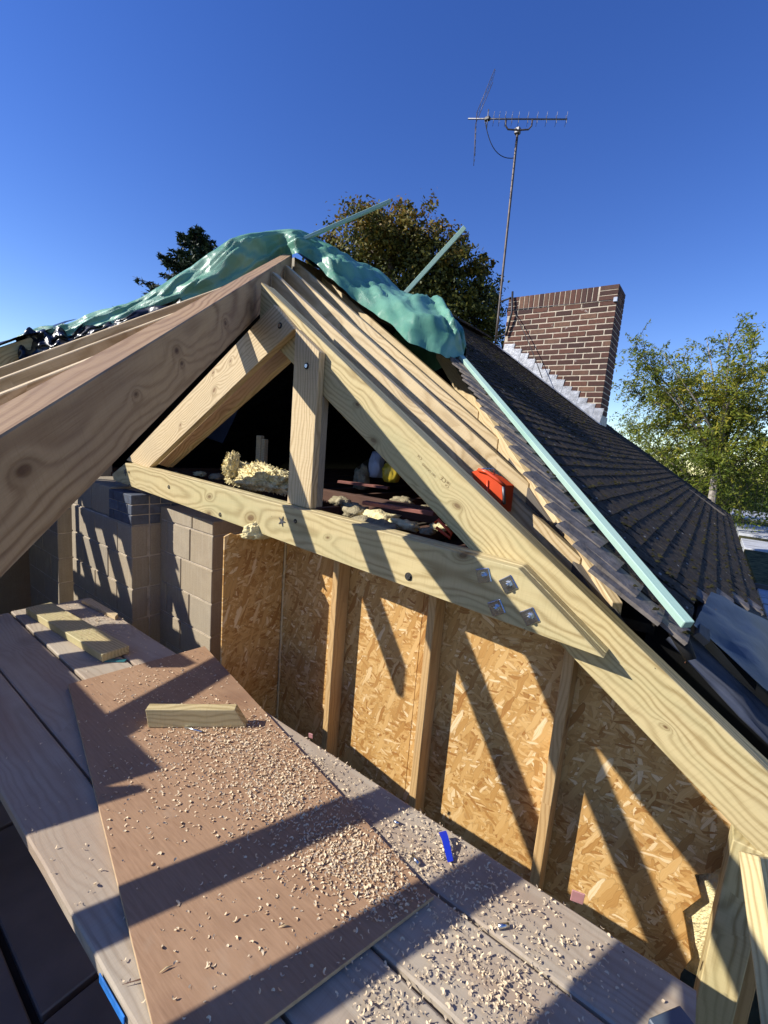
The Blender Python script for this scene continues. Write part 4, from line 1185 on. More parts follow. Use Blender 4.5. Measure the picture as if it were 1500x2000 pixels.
# broken rafter feet under the last tiles
for i, (px, py, ln) in enumerate(((1262, 1200, 0.10), (1322, 1262, 0.16), (1225, 1150, 0.07), (1180, 1095, 0.05))):
    e = onP1(px, py, ROOF_OFF - 0.06); e = np.array(e)
    tag(beam('batten_stub', e + np.array([0.0, 0.16, 0.0]), e + np.array([0.0, 0.30, 0.0]), 0.024, 0.018, W_OLD, up=(M1, 0, 1)),
        ['weathered batten stub with a sawn end below the last tiles', 'lowest batten stub wrapped in black felt', 'small batten stub, third up from the teal batten end', 'small batten stub, fourth up from the teal batten end'][i], 'batten')
e = onP1(1325, 1245, ROOF_OFF - 0.03)
link('felt_roll', tube_mesh([e + np.array([-.03, .03, .03]), e + np.array([.01, -.01, -.005]), e + np.array([.04, -.02, -.05])], [0.02, 0.022, 0.016], 10, 'felt_roll'), None, FELT)
tag(bpy.data.objects['felt_roll'], 'glossy black roll of felt over the lowest batten stub', 'felt')

# ------------------------------------------------------------------ right-hand posts
for (xa, ya, xb, yb, Y, w, d, lab) in ((1452, 1640, 1392, 2010, 1.60, 0.075, 0.10, 'upright post under the truss rafter foot at lower right'),):
    top = onY(xa, ya, Y); X = 0.262
    beam_o = beam('post', (X, 1.69, FZ), (X, 1.69, z1(X) - d_ - 0.004), 0.095, 0.1, W_TREAT, up=(0, -1, 0), top=False)
    tag(beam_o, lab, 'post')
a = onY(1480, 1680, 1.50); b = onY(1535, 2060, 1.30)
tag(beam('raking_strut', np.array(a) + (np.array(a) - np.array(b)) * 0.03, np.array(b) + (np.array(b) - np.array(a)) * 1.6, 0.05, 0.09, W_TREAT, up=(-0.5, -1, 0.2), top=False), 'leaning strut at the bottom right corner of the view', 'strut')

# ------------------------------------------------------------------ orange case between the rafters
ocx = onY(955, 950, 1.90)
oc = empty('tool_case', (ocx[0], 1.90, ocx[2] - 0.15), 'orange plastic case with wire catch wedged between the rafters', 'case')
def cpt(px, py, Y=1.885): return onY(px, py, Y)
body = [cpt(920, 922), cpt(932, 918), cpt(960, 930), cpt(984, 948), cpt(978, 1000), cpt(935, 960)]
poly_v = [tuple(p) for p in body] + [(p[0] + 0.02, p[1] + 0.07, p[2]) for p in body]
nb = len(body)
link('shell', py_mesh('shell', poly_v, [tuple(range(nb)), tuple(range(nb, 2 * nb))[::-1]] + [(k, (k + 1) % nb, nb + (k + 1) % nb, nb + k) for k in range(nb)]), oc, ORANGE)
rp = [np.array(cpt(934, 917, 1.88)), np.array(cpt(950, 922, 1.88)), np.array(cpt(970, 936, 1.88)), np.array(cpt(983, 947, 1.88))]
link('rim', tube_mesh(rp, 0.008, 8, 'rim'), oc, ORANGE)
link('seam', tube_mesh([cpt(952, 938, 1.882), cpt(951, 990, 1.882)], 0.005, 6, 'seam'), oc, ORANGE)
link('catch', tube_mesh([cpt(932, 918, 1.88), cpt(946, 915, 1.89), cpt(965, 916, 1.93), cpt(966, 934, 1.93)], 0.0035, 6, 'catch'), oc, STEEL)
link('edge_strip', tube_mesh([cpt(983, 950, 1.885), cpt(985, 985, 1.885)], 0.007, 6, 'edge_strip'), oc, DARKSTEEL)
hp = [cpt(850, 1022, 1.95), cpt(856, 1015, 1.95), cpt(882, 1042, 1.95), cpt(880, 1052, 1.95), cpt(852, 1030, 1.95)]
link('handle', tube_mesh(hp, 0.008, 6, 'handle'), oc, ORANGE)

# ------------------------------------------------------------------ tarpaulin
tarp = empty('tarpaulin', (-3.2, 3.0, 1.5), 'bunched green tarpaulin with black underside draped over the peak and hips', 'tarpaulin')
prof = [((33, 660), (36, 690)), ((70, 644), (78, 676)), ((110, 638), (122, 660)), ((140, 632), (155, 654)), ((172, 616), (192, 644)), ((215, 602), (240, 630)), ((255, 592), (280, 612)), ((300, 570), (318, 604)), ((340, 540), (360, 590)),
        ((380, 516), (404, 574)), ((425, 486), (446, 556)), ((458, 466), (480, 540)), ((495, 456), (520, 521)), ((535, 452), (552, 506)), ((575, 452), (580, 496)), ((610, 464), (604, 508)), ((640, 480), (634, 534)),
        ((675, 500), (664, 560)), ((712, 524), (700, 586)), ((748, 550), (738, 614)), ((785, 580), (770, 642)), ((815, 598), (800, 668)), ((845, 600), (835, 684)), ((870, 604), (862, 695)), ((892, 640), (885, 699)), ((911, 682), (904, 700))]
def hipplane(px, py, off=0.0):
    d = ray(px, py); return d * ((-5.98 + off) / (d[0] - d[1]))
def tdepth(i, top):
    (px, py) = prof[i][0 if top else 1]
    if i <= 13:
        w_ = i / 13.0
        p = hipplane(px, py, 0.30 if top else 0.42)
        if i > 9:
            k = (i - 9) / 4.0
            q = onX(px, py, -3.27 if top else -3.30)
            p = p * (1 - k) + q * k
        return p
    if top:
        f_ = (i - 14) / 10.0
        return onX(px, py, -3.2 + 1.2 * max(0, f_ - 0.55) / 0.45)
    return onP1(px, py, 0.05 + 0.13 * max(0, (i - 18) / 6.0))
NP = len(prof); NU = 190; NVv = 30
Tt = [np.array(tdepth(i, True)) for i in range(NP)]; Tb = [np.array(tdepth(i, False)) for i in range(NP)]
def lerpl(A, u):
    x = u * (len(A) - 1); i = min(int(x), len(A) - 2); t = x - i
    a0 = A[max(i - 1, 0)]; a1 = A[i]; a2 = A[i + 1]; a3 = A[min(i + 2, len(A) - 1)]
    return 0.5 * ((2 * a1) + (-a0 + a2) * t + (2 * a0 - 5 * a1 + 4 * a2 - a3) * t * t + (-a0 + 3 * a1 - 3 * a2 + a3) * t ** 3)
v = []; f = []
for i in range(NU + 1):
    u = i / NU
    A = lerpl(Tt, u); B = lerpl(Tb, u)
    span = np.linalg.norm(A - B)
    tocam = -(A + B) / 2; tocam /= np.linalg.norm(tocam)
    upv = np.array([0, 0, 1.0]); outw = tocam * 0.6 + upv * 0.5
    for j in range(NVv + 1):
        w = j / NVv
        if w <= 0.72:
            s_ = w / 0.72
            p = B * (1 - s_) + A * s_ + outw * (0.16 * span * math.sin(math.pi * s_) ** 0.8)
        else:
            s_ = (w - 0.72) / 0.28
            p = A - tocam * span * 0.5 * s_ - upv * span * 0.45 * s_ * s_ + upv * 0.02 * math.sin(math.pi * s_)
        q = Vector((u * 16.0, w * 2.2, 0.0))
        fold = abs(mnoise.noise(Vector((u * 17 + w * 3.2, w * 1.2, 1.0)))) - 0.22
        fold2 = abs(mnoise.noise(Vector((u * 31 - w * 6.5, w * 3.4, 5.0)))) - 0.22
        fold3 = mnoise.noise(Vector((u * 9 + w * 3, w * 3, 8.0)))
        amp = min(0.20, 0.42 * span) * (1.0 if 0.12 < w < 0.62 else 0.4)
        fold4 = (1.0 - abs(mnoise.noise(Vector((u * 7.0 - w * 2.6, w * 1.1 + u * 2.0, 21.0)))) * 3.2)
        p = p + outw * (amp * (fold * 1.0 + fold2 * 0.5 + fold3 * 0.35 + 0.45 * max(fold4, -0.3)))
        v.append(p)
for i in range(NU):
    for j in range(NVv):
        f.append((i * (NVv + 1) + j, (i + 1) * (NVv + 1) + j, (i + 1) * (NVv + 1) + j + 1, i * (NVv + 1) + j + 1))
gs = link('green_sheet', py_mesh('green_sheet', v, f, False), tarp, TARP)
for p_ in gs.data.polygons: p_.use_smooth = True
# black underside hanging below the left part
bt = [((30, 662), (38, 712)), ((60, 646), (70, 706)), ((95, 642), (100, 695)), ((130, 645), (135, 682)), ((175, 636), (180, 664)), ((230, 620), (236, 642)), ((290, 604), (296, 618)), ((350, 584), (354, 594))]
v = []; f = []; nu, nv_ = 60, 12
Ta = [np.array(hipplane(*a_, 0.40)) for a_, b_ in bt]; Tb2 = [np.array(hipplane(*b_, 0.66)) for a_, b_ in bt]
for i in range(nu + 1):
    u = i / nu; A = lerpl(Ta, u); B = lerpl(Tb2, u)
    tocam = -A / np.linalg.norm(A)
    for j in range(nv_ + 1):
        w = j / nv_
        p = A * (1 - w) + B * w
        p = p + tocam * (0.16 * (abs(mnoise.noise((u * 9 + w * 2.5, w * 3.0, 3))) - 0.2) + 0.07 * mnoise.noise((u * 15, w * 5, 9))) + np.array([0, 0, 0.05 * mnoise.noise((u * 12, w * 2, 4))])
        v.append(p)
for i in range(nu):
    for j in range(nv_): f.append((i * (nv_ + 1) + j, (i + 1) * (nv_ + 1) + j, (i + 1) * (nv_ + 1) + j + 1, i * (nv_ + 1) + j + 1))
link('black_underside', py_mesh('black_underside', v, f, True), tarp, BLACKTARP)
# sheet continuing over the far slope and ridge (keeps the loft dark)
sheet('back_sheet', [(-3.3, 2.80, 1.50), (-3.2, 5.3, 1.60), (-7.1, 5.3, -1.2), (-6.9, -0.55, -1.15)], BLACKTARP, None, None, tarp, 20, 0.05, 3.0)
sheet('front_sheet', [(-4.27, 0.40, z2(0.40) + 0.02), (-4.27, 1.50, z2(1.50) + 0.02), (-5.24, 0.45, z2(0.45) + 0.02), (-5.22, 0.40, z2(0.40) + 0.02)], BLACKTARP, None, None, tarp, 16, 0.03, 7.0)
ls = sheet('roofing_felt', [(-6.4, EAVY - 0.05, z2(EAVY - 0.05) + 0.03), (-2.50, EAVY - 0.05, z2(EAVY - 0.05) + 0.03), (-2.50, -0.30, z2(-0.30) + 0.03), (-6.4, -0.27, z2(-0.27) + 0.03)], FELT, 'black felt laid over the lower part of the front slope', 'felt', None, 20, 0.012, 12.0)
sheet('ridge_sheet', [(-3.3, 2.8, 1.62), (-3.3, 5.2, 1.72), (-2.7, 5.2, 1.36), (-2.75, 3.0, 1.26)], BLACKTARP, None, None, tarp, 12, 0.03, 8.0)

# ------------------------------------------------------------------ things lying on the staging
SZ = PZ + 0.0085
off = empty('timber_offcut', (-1.68, 1.0, SZ), 'short timber offcut with an angled end lying on the plywood', 'offcut')
oa, ob_ = np.array([-1.80, 0.885, SZ]), np.array([-1.505, 1.165, SZ])
dx = (ob_ - oa); dl = np.linalg.norm(dx[:2]); ux = dx / dl; uy = np.array([-ux[1], ux[0], 0])
Mo = Matrix(((ux[0], 0, uy[0], oa[0]), (ux[1], 0, uy[1], oa[1]), (0, 1, 0, SZ), (0, 0, 0, 1)))
link('block', prism_mesh([(0.0, 0.001), (dl, 0.001), (dl - 0.05, 0.085), (-0.012, 0.085)], -0.045, 0.0, 0.002, 'block'), off, W_TREAT, Mo)
lo_a = np.array([-3.47, 0.955, BZ + 0.003]); lo_b = np.array([-2.50, 1.03, BZ + 0.003])
o = beam('timber_offcut', lo_a + np.array([0, 0, .047]), lo_b + np.array([0, 0, .047]), 0.145, 0.045, W_TREAT)
tag(o, 'long flat timber offcut dusted with shavings at the far end of the staging', 'offcut')
wv = [(-3.46, 1.20), (-3.02, 1.24), (-3.06, 1.275), (-3.46, 1.262)]
o = link('timber_wedge', prism_mesh(wv, 0, 0.022, 0.001, 'timber_wedge'), None, W_RAFT, Matrix.Translation((0, 0, BZ + 0.004)))
tag(o, 'thin pale timber sliver behind the long offcut', 'offcut')
c = onZ(225, 1292, BZ); 
o = link('packer', box_mesh(0.11, 0.03, 0.006, 0.001, 'packer'), None, TEALP, Matrix.Translation((c[0], c[1], BZ + 0.006)) @ Matrix.Rotation(0.75, 4, 'Z'))
tag(o, 'flat teal plastic packer by the corner of the plywood', 'packer')
def rod(px, py, L, ang, lab, r=0.007, zb=SZ, mat=STEEL, name='bolt'):
    c = onZ(px, py, zb + r)
    o = link(name, tube_mesh([(-L / 2, 0, 0), (L / 2, 0, 0)], r, 12, name), None, mat, Matrix.Translation((c[0], c[1], zb + r + 0.0005)) @ Matrix.Rotation(ang, 4, 'Z'))
    for p_ in o.data.polygons:
        p_.use_smooth = len(p_.vertices) == 4
    return tag(o, lab, 'bolt', 'cut bolt ends on the staging')
rod(378, 1425, 0.085, 0.4, 'thin steel rod lying beside the short offcut on the plywood', 0.0045)
rod(812, 1680, 0.032, -0.35, 'cut bolt end lying at the edge of the plywood', 0.0065, BZ + 0.002)
rod(983, 1808, 0.032, 0.85, 'cut bolt end lying alone on the second scaffold board', 0.0065, BZ + 0.002)
rod(774, 1606, 0.02, 0.2, 'cut bolt end half in shadow near the wall side of the plywood', 0.006, BZ + 0.002)
# blue tape
c0, c1 = onZ(863, 1632, BZ + 0.012), onZ(880, 1685, BZ + 0.004)
tv_ = []; tf_ = []
for i in range(9):
    t = i / 8; p = c0 * (1 - t) + c1 * t
    h_ = 0.012 + 0.014 * (1 - t) + 0.006 * math.sin(t * 5)
    s_ = np.array([-(c1 - c0)[1], (c1 - c0)[0], 0.0]); s_ = s_ / np.linalg.norm(s_) * 0.013 * (1 - 0.3 * t)
    tv_ += [(p[0] - s_[0], p[1] - s_[1], BZ + h_), (p[0] + s_[0], p[1] + s_[1], BZ + h_ + 0.004)]
for i in range(8): tf_.append((2 * i, 2 * i + 1, 2 * i + 3, 2 * i + 2))
nn_ = len(tv_); tv_ += [(a_, b_, c_ - 0.0006) for a_, b_, c_ in tv_]; tf_ += [tuple(nn_ + q for q in p[::-1]) for p in tf_]
o = link('tape_scrap', py_mesh('tape_scrap', tv_, tf_, True), None, BLUETAPE)
tag(o, 'curled scrap of bright blue tape on the scaffold board', 'tape')
for (px, py, s_, lab) in ((607, 1437, 0.02, 'small pink packer against the wall beside the first stud'), (1128, 1752, 0.035, 'pink packer standing on edge between the board and the wall')):
    c = onZ(px, py, BZ + 0.01)
    c = onY(px, py, 1.31 if px > 800 else 1.30)
    o = link('packer', box_mesh(s_, 0.004, s_ * 1.2, 0.001, 'packer'), None, PINK, Matrix.Translation((c[0], c[1], c[2])) @ Matrix.Rotation(0.3, 4, 'Z') @ Matrix.Rotation(0.15, 4, 'X'))
    tag(o, lab, 'packer')
c = onZ(1310, 1990, BZ + 0.03)
o = link('painted_board', box_mesh(0.5, 0.10, 0.03, 0.003, 'painted_board'), None, SLATEBLUE, Matrix.Translation((c[0] + 0.19, c[1] - 0.14, BZ + 0.018)) @ Matrix.Rotation(-0.62, 4, 'Z'))
tag(o, 'end of a blue-grey painted board at the bottom right of the staging', 'board')
# splinters
for i, (px, py, L, ang, zb) in enumerate(((285, 1915, 0.10, 0.9, BZ + 0.003), (572, 1505, 0.035, 1.7, SZ), (325, 1895, 0.03, 1.2, SZ), (555, 1812, 0.03, 0.8, SZ))):
    c = onZ(px, py, zb)
    o = link('splinter', tube_mesh([(-L / 2, 0, 0), (0, 0.002, 0.002), (L / 2, 0, 0.001)], [0.0005, 0.0025, 0.0004], 5, 'splinter'), None, W_JOIST if i < 2 else W_RAFT, Matrix.Translation((c[0], c[1], zb + 0.003)) @ Matrix.Rotation(ang, 4, 'Z'))
    tag(o, ['long dark splinter on the outer scaffold board', 'short dark splinter among the shavings', 'pale splinter on the near part of the plywood', 'small pale splinter by a clump of shavings'][i], 'splinter')

# wood shavings
def shavings(name, clusters, zfun, seed, label, dens=1.0, smin=0.006, smax=0.0125):
    rg = np.random.default_rng(seed); v = []; f = []
    for (cx, cy, sx, sy, n, lift) in clusters:
        for i in range(int(n * dens)):
            # cluster centre and spread are given on the photo's floor plane, converted to metres
            px, py = rg.normal(cx, sx), rg.normal(cy, sy)
            q = onZ(px, py, SZ)
            x, y = q[0], q[1]
            zz = zfun(x, y)
            if zz is None: continue
            rad = rg.uniform(smin, smax) * 0.5; arc = rg.uniform(1.2, 3.4); a = rg.uniform(0, 6.28); W = rad * rg.uniform(0.55, 1.0)
            t1, t2 = rg.normal(0, 0.35), rg.normal(0, 0.35); b0 = len(v); h0 = abs(rg.normal(0, lift)); cup = rg.uniform(0.2, 0.7)
            for k in range(5):
                th = a + arc * (k / 4 - 0.5); taper = 1.0 - 0.75 * abs(k / 4 - 0.5) ** 1.5 * 2.0
                for w in (-0.5, 0.5):
                    rr_ = rad + w * W * max(taper, 0.15)
                    lx = rr_ * math.cos(th) - rad * math.cos(a); ly = rr_ * math.sin(th) - rad * math.sin(a)
                    z_ = lx * t1 + ly * t2 + cup * W * (0.5 + w)
                    v.append((x + lx, y + ly, zz + 0.0012 + h0 + max(z_, -0.0005)))
            for k in range(4): f.append((b0 + 2 * k, b0 + 2 * k + 1, b0 + 2 * k + 3, b0 + 2 * k + 2))
    o = link(name, py_mesh(name, v, f), None, plain('shaving', (0.66, 0.52, 0.34), 0.75, 0, 0.25, 0.25, 120))
    return tag(o, label, 'shavings', None, 'stuff')
from mathutils.geometry import intersect_point_quad_2d
PQ = [Vector(p) for p in (p0, (-0.66, 0.36), p2, p1)]
def zply(x, y): return SZ if intersect_point_quad_2d(Vector((x, y)), *PQ) else None
def zbd(x, y):
    if intersect_point_quad_2d(Vector((x, y)), *PQ): return None
    for i, (ya, yb, xa, xb) in enumerate(by):
        if ya + .004 < y < yb - .004 and xa < x < xb: return BZ + (0, 0.002, -0.003, 0.0)[i] + 0.003
    return None
shavings('wood_shavings', [(430, 1430, 60, 22, 500, .002), (520, 1470, 75, 35, 900, .003), (560, 1540, 55, 40, 750, .002), (470, 1510, 120, 60, 500, .001), (690, 1660, 50, 40, 700, .003), (740, 1720, 45, 45, 500, .003), (640, 1690, 50, 30, 250, .001),
                           (620, 1600, 100, 60, 300, .001), (400, 1500, 120, 90, 350, .001), (540, 1780, 110, 100, 110, .001), (450, 1800, 150, 120, 90, .001), (300, 1350, 90, 40, 220, .001), (380, 1320, 70, 30, 160, .001), (340, 1450, 90, 60, 180, .001), (760, 1760, 40, 30, 80, .001)],
         zply, 2, 'pale wood shavings scattered over the plywood sheet')
shavings('wood_shavings', [(640, 1500, 45, 45, 420, .001), (700, 1560, 45, 45, 350, .001), (800, 1640, 50, 50, 520, .003), (850, 1680, 40, 40, 250, .001), (880, 1790, 40, 60, 300, .003), (930, 1870, 60, 60, 330, .002), (1000, 1950, 60, 50, 260, .002), (760, 1950, 50, 60, 360, .004),
                           (950, 1720, 60, 40, 260, .001), (1030, 1800, 60, 60, 200, .002), (1150, 1880, 80, 60, 120, .001), (1050, 1880, 70, 60, 160, .001), (220, 1900, 60, 120, 70, .001), (150, 1600, 60, 100, 60, .001), (190, 1205, 50, 14, 500, .002), (120, 1190, 50, 10, 120, .001), (230, 1230, 50, 25, 250, .001)],
         zbd, 5, 'pale wood shavings scattered over the scaffold boards', 0.62)
sd = shavings('sawdust', [(110, 1215, 55, 28, 700, .0005), (180, 1245, 45, 22, 400, .0005)], lambda x, y: BZ + 0.051 if (abs((y - 0.955) - (x + 3.47) * 0.0773) < 0.065 and -3.45 < x < -2.52) else None, 8, 'pale sawdust on the long flat offcut', 1.0, 0.003, 0.007)
sd2 = shavings('sawdust', [(500, 985, 80, 14, 0, .0005)], lambda x, y: None, 9, 'x') if False else None

# ------------------------------------------------------------------ outbuilding flat roof beyond the eaves
ou = empty('outbuilding', (4.0, 14.0, GROUND), 'flat-roofed outbuilding with pale sheets and moss beyond the eaves', 'outbuilding')
FRZ = -1.55
blk('wall', ou, 0.9, 9.0, 6.0, 24.0, GROUND, FRZ - 0.1, BLOCK, 0)
def strip(y0, y1, mat, dz, nm):
    blk(nm, ou, 0.7, 9.2, y0, y1, FRZ - 0.08, FRZ + dz, mat, 0.01)
strip(6.0, 7.9, FLATROOF, 0.0, 'roof_sheet'); strip(7.91, 11.6, FLATMOSS, 0.02, 'moss_bed'); strip(11.61, 13.2, FLATROOF, 0.05, 'roof_sheet'); strip(13.21, 14.2, FLATMOSS, 0.0, 'moss_bed'); strip(14.21, 17.0, FLATROOF, 0.05, 'roof_sheet'); strip(17.01, 19.2, FLATMOSS, 0.0, 'moss_bed'); strip(19.21, 23.5, FLATROOF, 0.04, 'roof_sheet')
blk('fascia', ou, 0.66, 9.24, 7.88, 7.93, FRZ - 0.1, FRZ + 0.06, W_OLD, 0.005)

# ------------------------------------------------------------------ trees
def leaves(name, P, N, size, tone, mat, parent, asp=0.55, rg=rng):
    n = len(P)
    t1 = np.cross(N, rg.normal(size=(n, 3))); t1 /= np.linalg.norm(t1, axis=1)[:, None] + 1e-9
    t2 = np.cross(N, t1); t2 /= np.linalg.norm(t2, axis=1)[:, None] + 1e-9
    s = size[:, None] if hasattr(size, '__len__') else size
    a = P - t1 * s; b = P + t2 * s * asp; c = P + t1 * s; d = P - t2 * s * asp
    V = np.stack([a, b, c, d], 1).reshape(-1, 3)
    me = bpy.data.meshes.new(name)
    me.vertices.add(4 * n); me.vertices.foreach_set('co', V.ravel().astype(np.float32))
    me.loops.add(4 * n); me.loops.foreach_set('vertex_index', np.arange(4 * n, dtype=np.int32))
    me.polygons.add(n); me.polygons.foreach_set('loop_start', np.arange(0, 4 * n, 4, dtype=np.int32)); me.polygons.foreach_set('loop_total', np.full(n, 4, dtype=np.int32))
    at = me.attributes.new('tone', 'FLOAT', 'FACE'); at.data.foreach_set('value', np.clip(tone, 0, 1).astype(np.float32))
    me.update(); me.validate()
    return link(name, me, parent, mat)

def far(px, py, dist): 
    d = ray(px, py); return d / np.linalg.norm(d) * dist
def broad_tree(name, base, lobes, nleaf, lsize, mat, label, bark, warm_top=0.0, seed=1, fill=0.35, sub=9):
    rg = np.random.default_rng(seed)
    root = empty(name, base, label, 'tree')
    c0 = np.mean([l[0] for l in lobes], axis=0)
    pts = [base, base * 0.5 + np.array([c0[0], c0[1], c0[2]]) * 0.5, c0]
    tv0 = np.linalg.norm(c0 - base)
    link('trunk', tube_mesh([base, base + (c0 - base) * 0.5 + rg.normal(0, .1, 3), c0], [tv0 * 0.045, tv0 * 0.035, tv0 * 0.012], 9, 'trunk'), root, bark)
    Ps, Ns, Ts = [], [], []
    zt_ = max(l[0][2] + l[1][2] for l in lobes); zb_ = min(l[0][2] - l[1][2] for l in lobes)
    tot = sum(np.prod(l[1]) ** (2 / 3) for l in lobes)
    for (c, r_) in lobes:
        c = np.array(c); r_ = np.array(r_)
        mid = (c0 + c) / 2 + rg.normal(0, 0.1, 3) * r_
        link('limb', tube_mesh([base + (c0 - base) * 0.6, mid, c], [tv0 * 0.02, tv0 * 0.012, tv0 * 0.004], 6, 'limb'), root, bark)
        n = int(nleaf * np.prod(r_) ** (2 / 3) / tot)
        # clumps over the lobe surface, leaves around each clump
        m = max(8, int(n / sub / 6))
        d = rg.normal(size=(m, 3)); d /= np.linalg.norm(d, axis=1)[:, None]
        rad = 1.0 - np.abs(rg.normal(0, fill, m)); rad = np.clip(rad, 0.15, 1.0) * (0.85 + 0.3 * rg.random(m))
        cl = c + d * r_ * rad[:, None]
        k = n // m
        idx = np.repeat(np.arange(m), k)
        P = cl[idx] + rg.normal(size=(len(idx), 3)) * (np.mean(r_) * 0.11)
        N = d[idx] * 0.7 + rg.normal(size=(len(idx), 3)) * 0.6 + np.array([0, 0, 0.35]); N /= np.linalg.norm(N, axis=1)[:, None]
        ct = rg.random(m) * 0.55
        hgt = (P[:, 2] - zb_) / (zt_ - zb_)
        T = ct[idx] + rg.normal(0.12, 0.14, len(idx)) + warm_top * np.clip(hgt - 0.5, 0, 1) * 1.0
        Ps.append(P); Ns.append(N); Ts.append(T)
    P = np.concatenate(Ps); N = np.concatenate(Ns); T = np.concatenate(Ts)
    leaves('crown', P, N, lsize * rg.uniform(0.6, 1.25, len(P)), T, mat, root, 0.6, rg)
    return root

D1 = 24.0
def lob(px, py, rpx, rpy, dist): 
    c = far(px, py, dist); s = dist / FPX
    return (c, (rpx * s, rpx * s * 0.9, rpy * s))
lobes = [lob(700, 480, 75, 55, D1), lob(780, 460, 70, 48, D1 + .6), lob(640, 505, 42, 40, D1), lob(845, 510, 70, 50, D1 + .3), lob(900, 560, 65, 50, D1), lob(930, 610, 52, 50, D1 - .4), lob(790, 560, 110, 75, D1 + 1.0), lob(850, 620, 100, 60, D1 + .5), lob(880, 500, 30, 42, D1 + .3), lob(800, 428, 22, 22, D1), lob(945, 530, 22, 28, D1), lob(700, 600, 90, 70, D1 + 1.5), lob(940, 680, 55, 50, D1)]
bt0 = far(810, 700, D1 + 1); bt0[2] = GROUND
broad_tree('beech_tree', bt0, lobes, 56000, 0.095, LEAF_BIG, 'large dark green tree turning russet on top behind the tarpaulin', BARK, 0.9, 4, 0.3)

# conifer
D2 = 26.0
def conifer():
    rg = np.random.default_rng(12)
    top = far(384, 440, D2); s = D2 / FPX
    base = top.copy(); base[2] = GROUND
    root = empty('conifer_tree', base, 'dark conifer with drooping branches above the tarpaulin at left', 'tree')
    link('trunk', tube_mesh([base, top * 0.3 + base * 0.7, top], [0.28, 0.2, 0.02], 8, 'trunk'), root, BARK)
    Ps, Ns, Ts = [], [], []
    H = 8.0
    bmv = []
    for i in range(190):
        t = (i + rg.random()) / 190
        z_ = top[2] - 0.15 - t * H
        a = rg.uniform(0, 6.283); L = (0.45 + 5.2 * t ** 0.85) * rg.uniform(0.65, 1.12)
        d = np.array([math.cos(a), math.sin(a), 0])
        nseg_ = 14
        pp = []
        for k in range(nseg_):
            w = k / (nseg_ - 1)
            p = np.array([top[0], top[1], z_]) + d * L * w + np.array([0, 0, -0.32 * L * w + 0.30 * L * w * w + 0.0])
            pp.append(p)
        link('branch', tube_mesh([pp[0], pp[7], pp[-1]], [0.03, 0.018, 0.006], 4, 'branch'), root, BARK)
        m = int(34 + 160 * L / 3)
        w = rg.uniform(0.12, 1, m); k = np.clip((w * (nseg_ - 1)).astype(int), 0, nseg_ - 1)
        side_ = np.array([-d[1], d[0], 0])
        wd = 0.34 * (1.05 - w) + 0.05
        P = np.array(pp)[k] + side_ * (rg.uniform(-1, 1, m) * wd)[:, None] + np.array([0, 0, -1.0]) * (np.abs(rg.normal(0, 0.10, m)))[:, None] + rg.normal(0, .02, (m, 3))
        N = rg.normal(size=(m, 3)) * 0.6 + np.array([0, 0, 0.8]); N /= np.linalg.norm(N, axis=1)[:, None]
        Ps.append(P); Ns.append(N); Ts.append(rg.uniform(0, 1, m))
    P = np.concatenate(Ps); N = np.concatenate(Ns); T = np.concatenate(Ts)
    leaves('crown', P, N, 0.15 * rg.uniform(0.6, 1.3, len(P)), T, LEAF_FIR, root, 0.26, rg)
conifer()

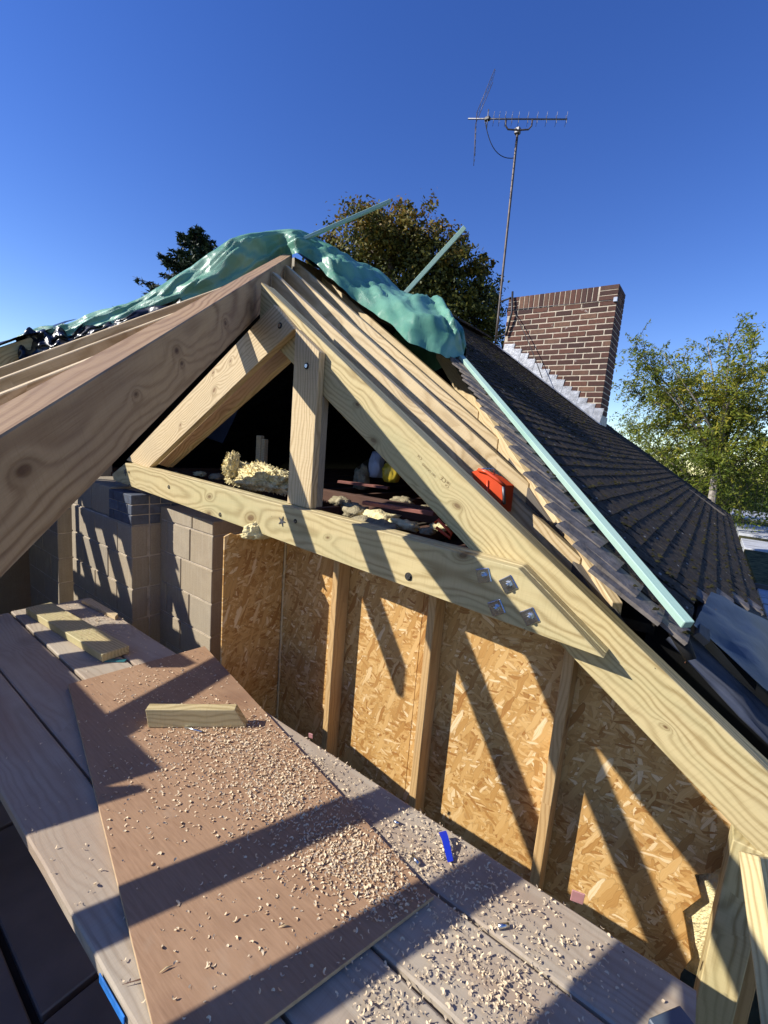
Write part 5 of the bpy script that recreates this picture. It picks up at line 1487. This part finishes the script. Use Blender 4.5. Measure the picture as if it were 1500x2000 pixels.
# honey locust to the right: arching twigs with small hanging leaflets
def locust(name, base_px, tips, dist, label, seed, nper=34, dens=1.0):
    rg = np.random.default_rng(seed)
    base = far(base_px[0], base_px[1], dist); base = np.array([base[0], base[1], GROUND])
    root = empty(name, base, label, 'tree')
    s = dist / FPX
    fork = far(base_px[0], base_px[1], dist)
    link('trunk', tube_mesh([base, (base + fork) / 2 + rg.normal(0, .15, 3), fork], [0.16, 0.12, 0.07], 8, 'trunk'), root, BARKPALE)
    Ps, Ns, Ts = [], [], []
    for (px, py, spread, n, tone) in tips:
        tip = far(px, py, dist + rg.uniform(-1.6, 1.6))
        mid = fork * 0.5 + tip * 0.5 + np.array([0, 0, 0.08]) * np.linalg.norm(tip - fork) + rg.normal(0, .12, 3)
        link('limb', tube_mesh([fork, (fork + mid) / 2 + rg.normal(0, .05, 3), mid, tip], [0.05, 0.035, 0.022, 0.006], 5, 'limb'), root, BARKPALE if n < 30 else BARK)
        tw = []
        for k in range(n):
            t = rg.uniform(0.30, 1.0)
            st = mid * (1 - t) + tip * t
            d = (tip - mid) / (np.linalg.norm(tip - mid) + 1e-6) * 0.5 + rg.normal(0, 0.75, 3); d[2] += 0.1; d /= np.linalg.norm(d)
            L = spread * s * rg.uniform(0.5, 1.2)
            tw.append([st, st + d * L * 0.5 + np.array([0, 0, 0.06 * L]), st + d * L + np.array([0, 0, -0.12 * L])])
            m = int(nper * dens * rg.uniform(.7, 1.3))
            w = rg.uniform(0.1, 1.0, m)
            P = st + d * (L * w)[:, None] + np.array([0, 0, 1.0]) * ((0.10 * np.sin(w * 3) - 0.16 * w * w) * L)[:, None]
            sd_ = np.cross(d, [0, 0, 1.0]); sd_ /= np.linalg.norm(sd_) + 1e-6
            P = P + sd_ * rg.normal(0, 0.075, m)[:, None] - np.array([0, 0, 1.0]) * np.abs(rg.normal(0, 0.07, m))[:, None]
            N = rg.normal(size=(m, 3)) * 0.7 + np.array([-.1, -.3, 0.6]); N /= np.linalg.norm(N, axis=1)[:, None]
            Ps.append(P); Ns.append(N); Ts.append(np.clip(tone + rg.normal(0, .12) + rg.normal(0, 0.16, m), 0, 1))
        # twigs of this limb in one mesh
        tvv, tff = [], []
        for q in tw:
            b0_ = len(tvv)
            for (pt, rr_) in zip(q, (0.008, 0.006, 0.002)):
                for k in range(3):
                    a = k * 2.094; tvv.append((pt[0] + rr_ * math.cos(a), pt[1] + rr_ * math.sin(a), pt[2] + rr_ * 0.3 * (k - 1)))
            for i2 in range(2):
                for k in range(3): tff.append((b0_ + i2 * 3 + k, b0_ + i2 * 3 + (k + 1) % 3, b0_ + i2 * 3 + 3 + (k + 1) % 3, b0_ + i2 * 3 + 3 + k))
        if tvv: link('twigs', py_mesh('twigs', tvv, tff), root, BARK)
    P = np.concatenate(Ps); N = np.concatenate(Ns); T = np.concatenate(Ts)
    leaves('crown', P, N, 0.046 * rg.uniform(0.6, 1.4, len(P)), T, LEAF_LOC, root, 0.34, rg)
tips = [(1235, 680, 55, 16, .35), (1260, 720, 60, 26, .4), (1295, 690, 55, 14, .4), (1225, 760, 50, 24, .35), (1290, 770, 70, 46, .5), (1340, 760, 70, 40, .6), (1350, 730, 60, 18, .45), (1400, 780, 80, 60, .7), (1440, 740, 70, 36, .6), (1330, 820, 80, 60, .5), (1400, 850, 80, 70, .45), (1270, 830, 60, 36, .4), (1460, 800, 80, 60, .6),
        (1480, 870, 80, 60, .4), (1380, 660, 50, 8, .35), (1425, 650, 55, 9, .35), (1480, 640, 55, 10, .35), (1470, 690, 60, 18, .45), (1500, 720, 60, 24, .5), (1540, 780, 80, 40, .5), (1450, 920, 80, 60, .3), (1390, 910, 70, 50, .3), (1310, 880, 60, 40, .35), (1520, 930, 80, 60, .25)]
locust('locust_tree', (1400, 900), tips, 14.0, 'feathery yellow-green tree with arching twigs right of the chimney', 6, 40, 1.0)
tips2 = [(1230, 830, 50, 40, .25), (1270, 880, 60, 50, .2), (1330, 930, 70, 60, .15), (1390, 960, 70, 60, .1), (1450, 980, 80, 60, .15), (1500, 960, 80, 60, .2), (1300, 900, 60, 50, .25), (1550, 900, 80, 50, .3), (1420, 930, 70, 50, .25)]
locust('locust_tree', (1400, 985), tips2, 17.0, 'denser green lower growth behind the feathery tree, above the flat roof', 8, 34, 1.0)
# hedges closing the view
hl = [lob(1420, 985, 60, 35, 30.0), lob(1500, 985, 70, 45, 30.0), lob(1560, 975, 80, 60, 30.0), lob(1350, 975, 60, 30, 30.0)]
hb0 = far(1450, 1000, 30.0); hb0[2] = GROUND
broad_tree('hedge_bush', hb0, hl, 9000, 0.12, LEAF_HEDGE, 'dark hedge at the far side of the flat roof', BARK, 0.0, 15, 0.4)
bpy.data.objects['hedge_bush']['category'] = 'hedge'
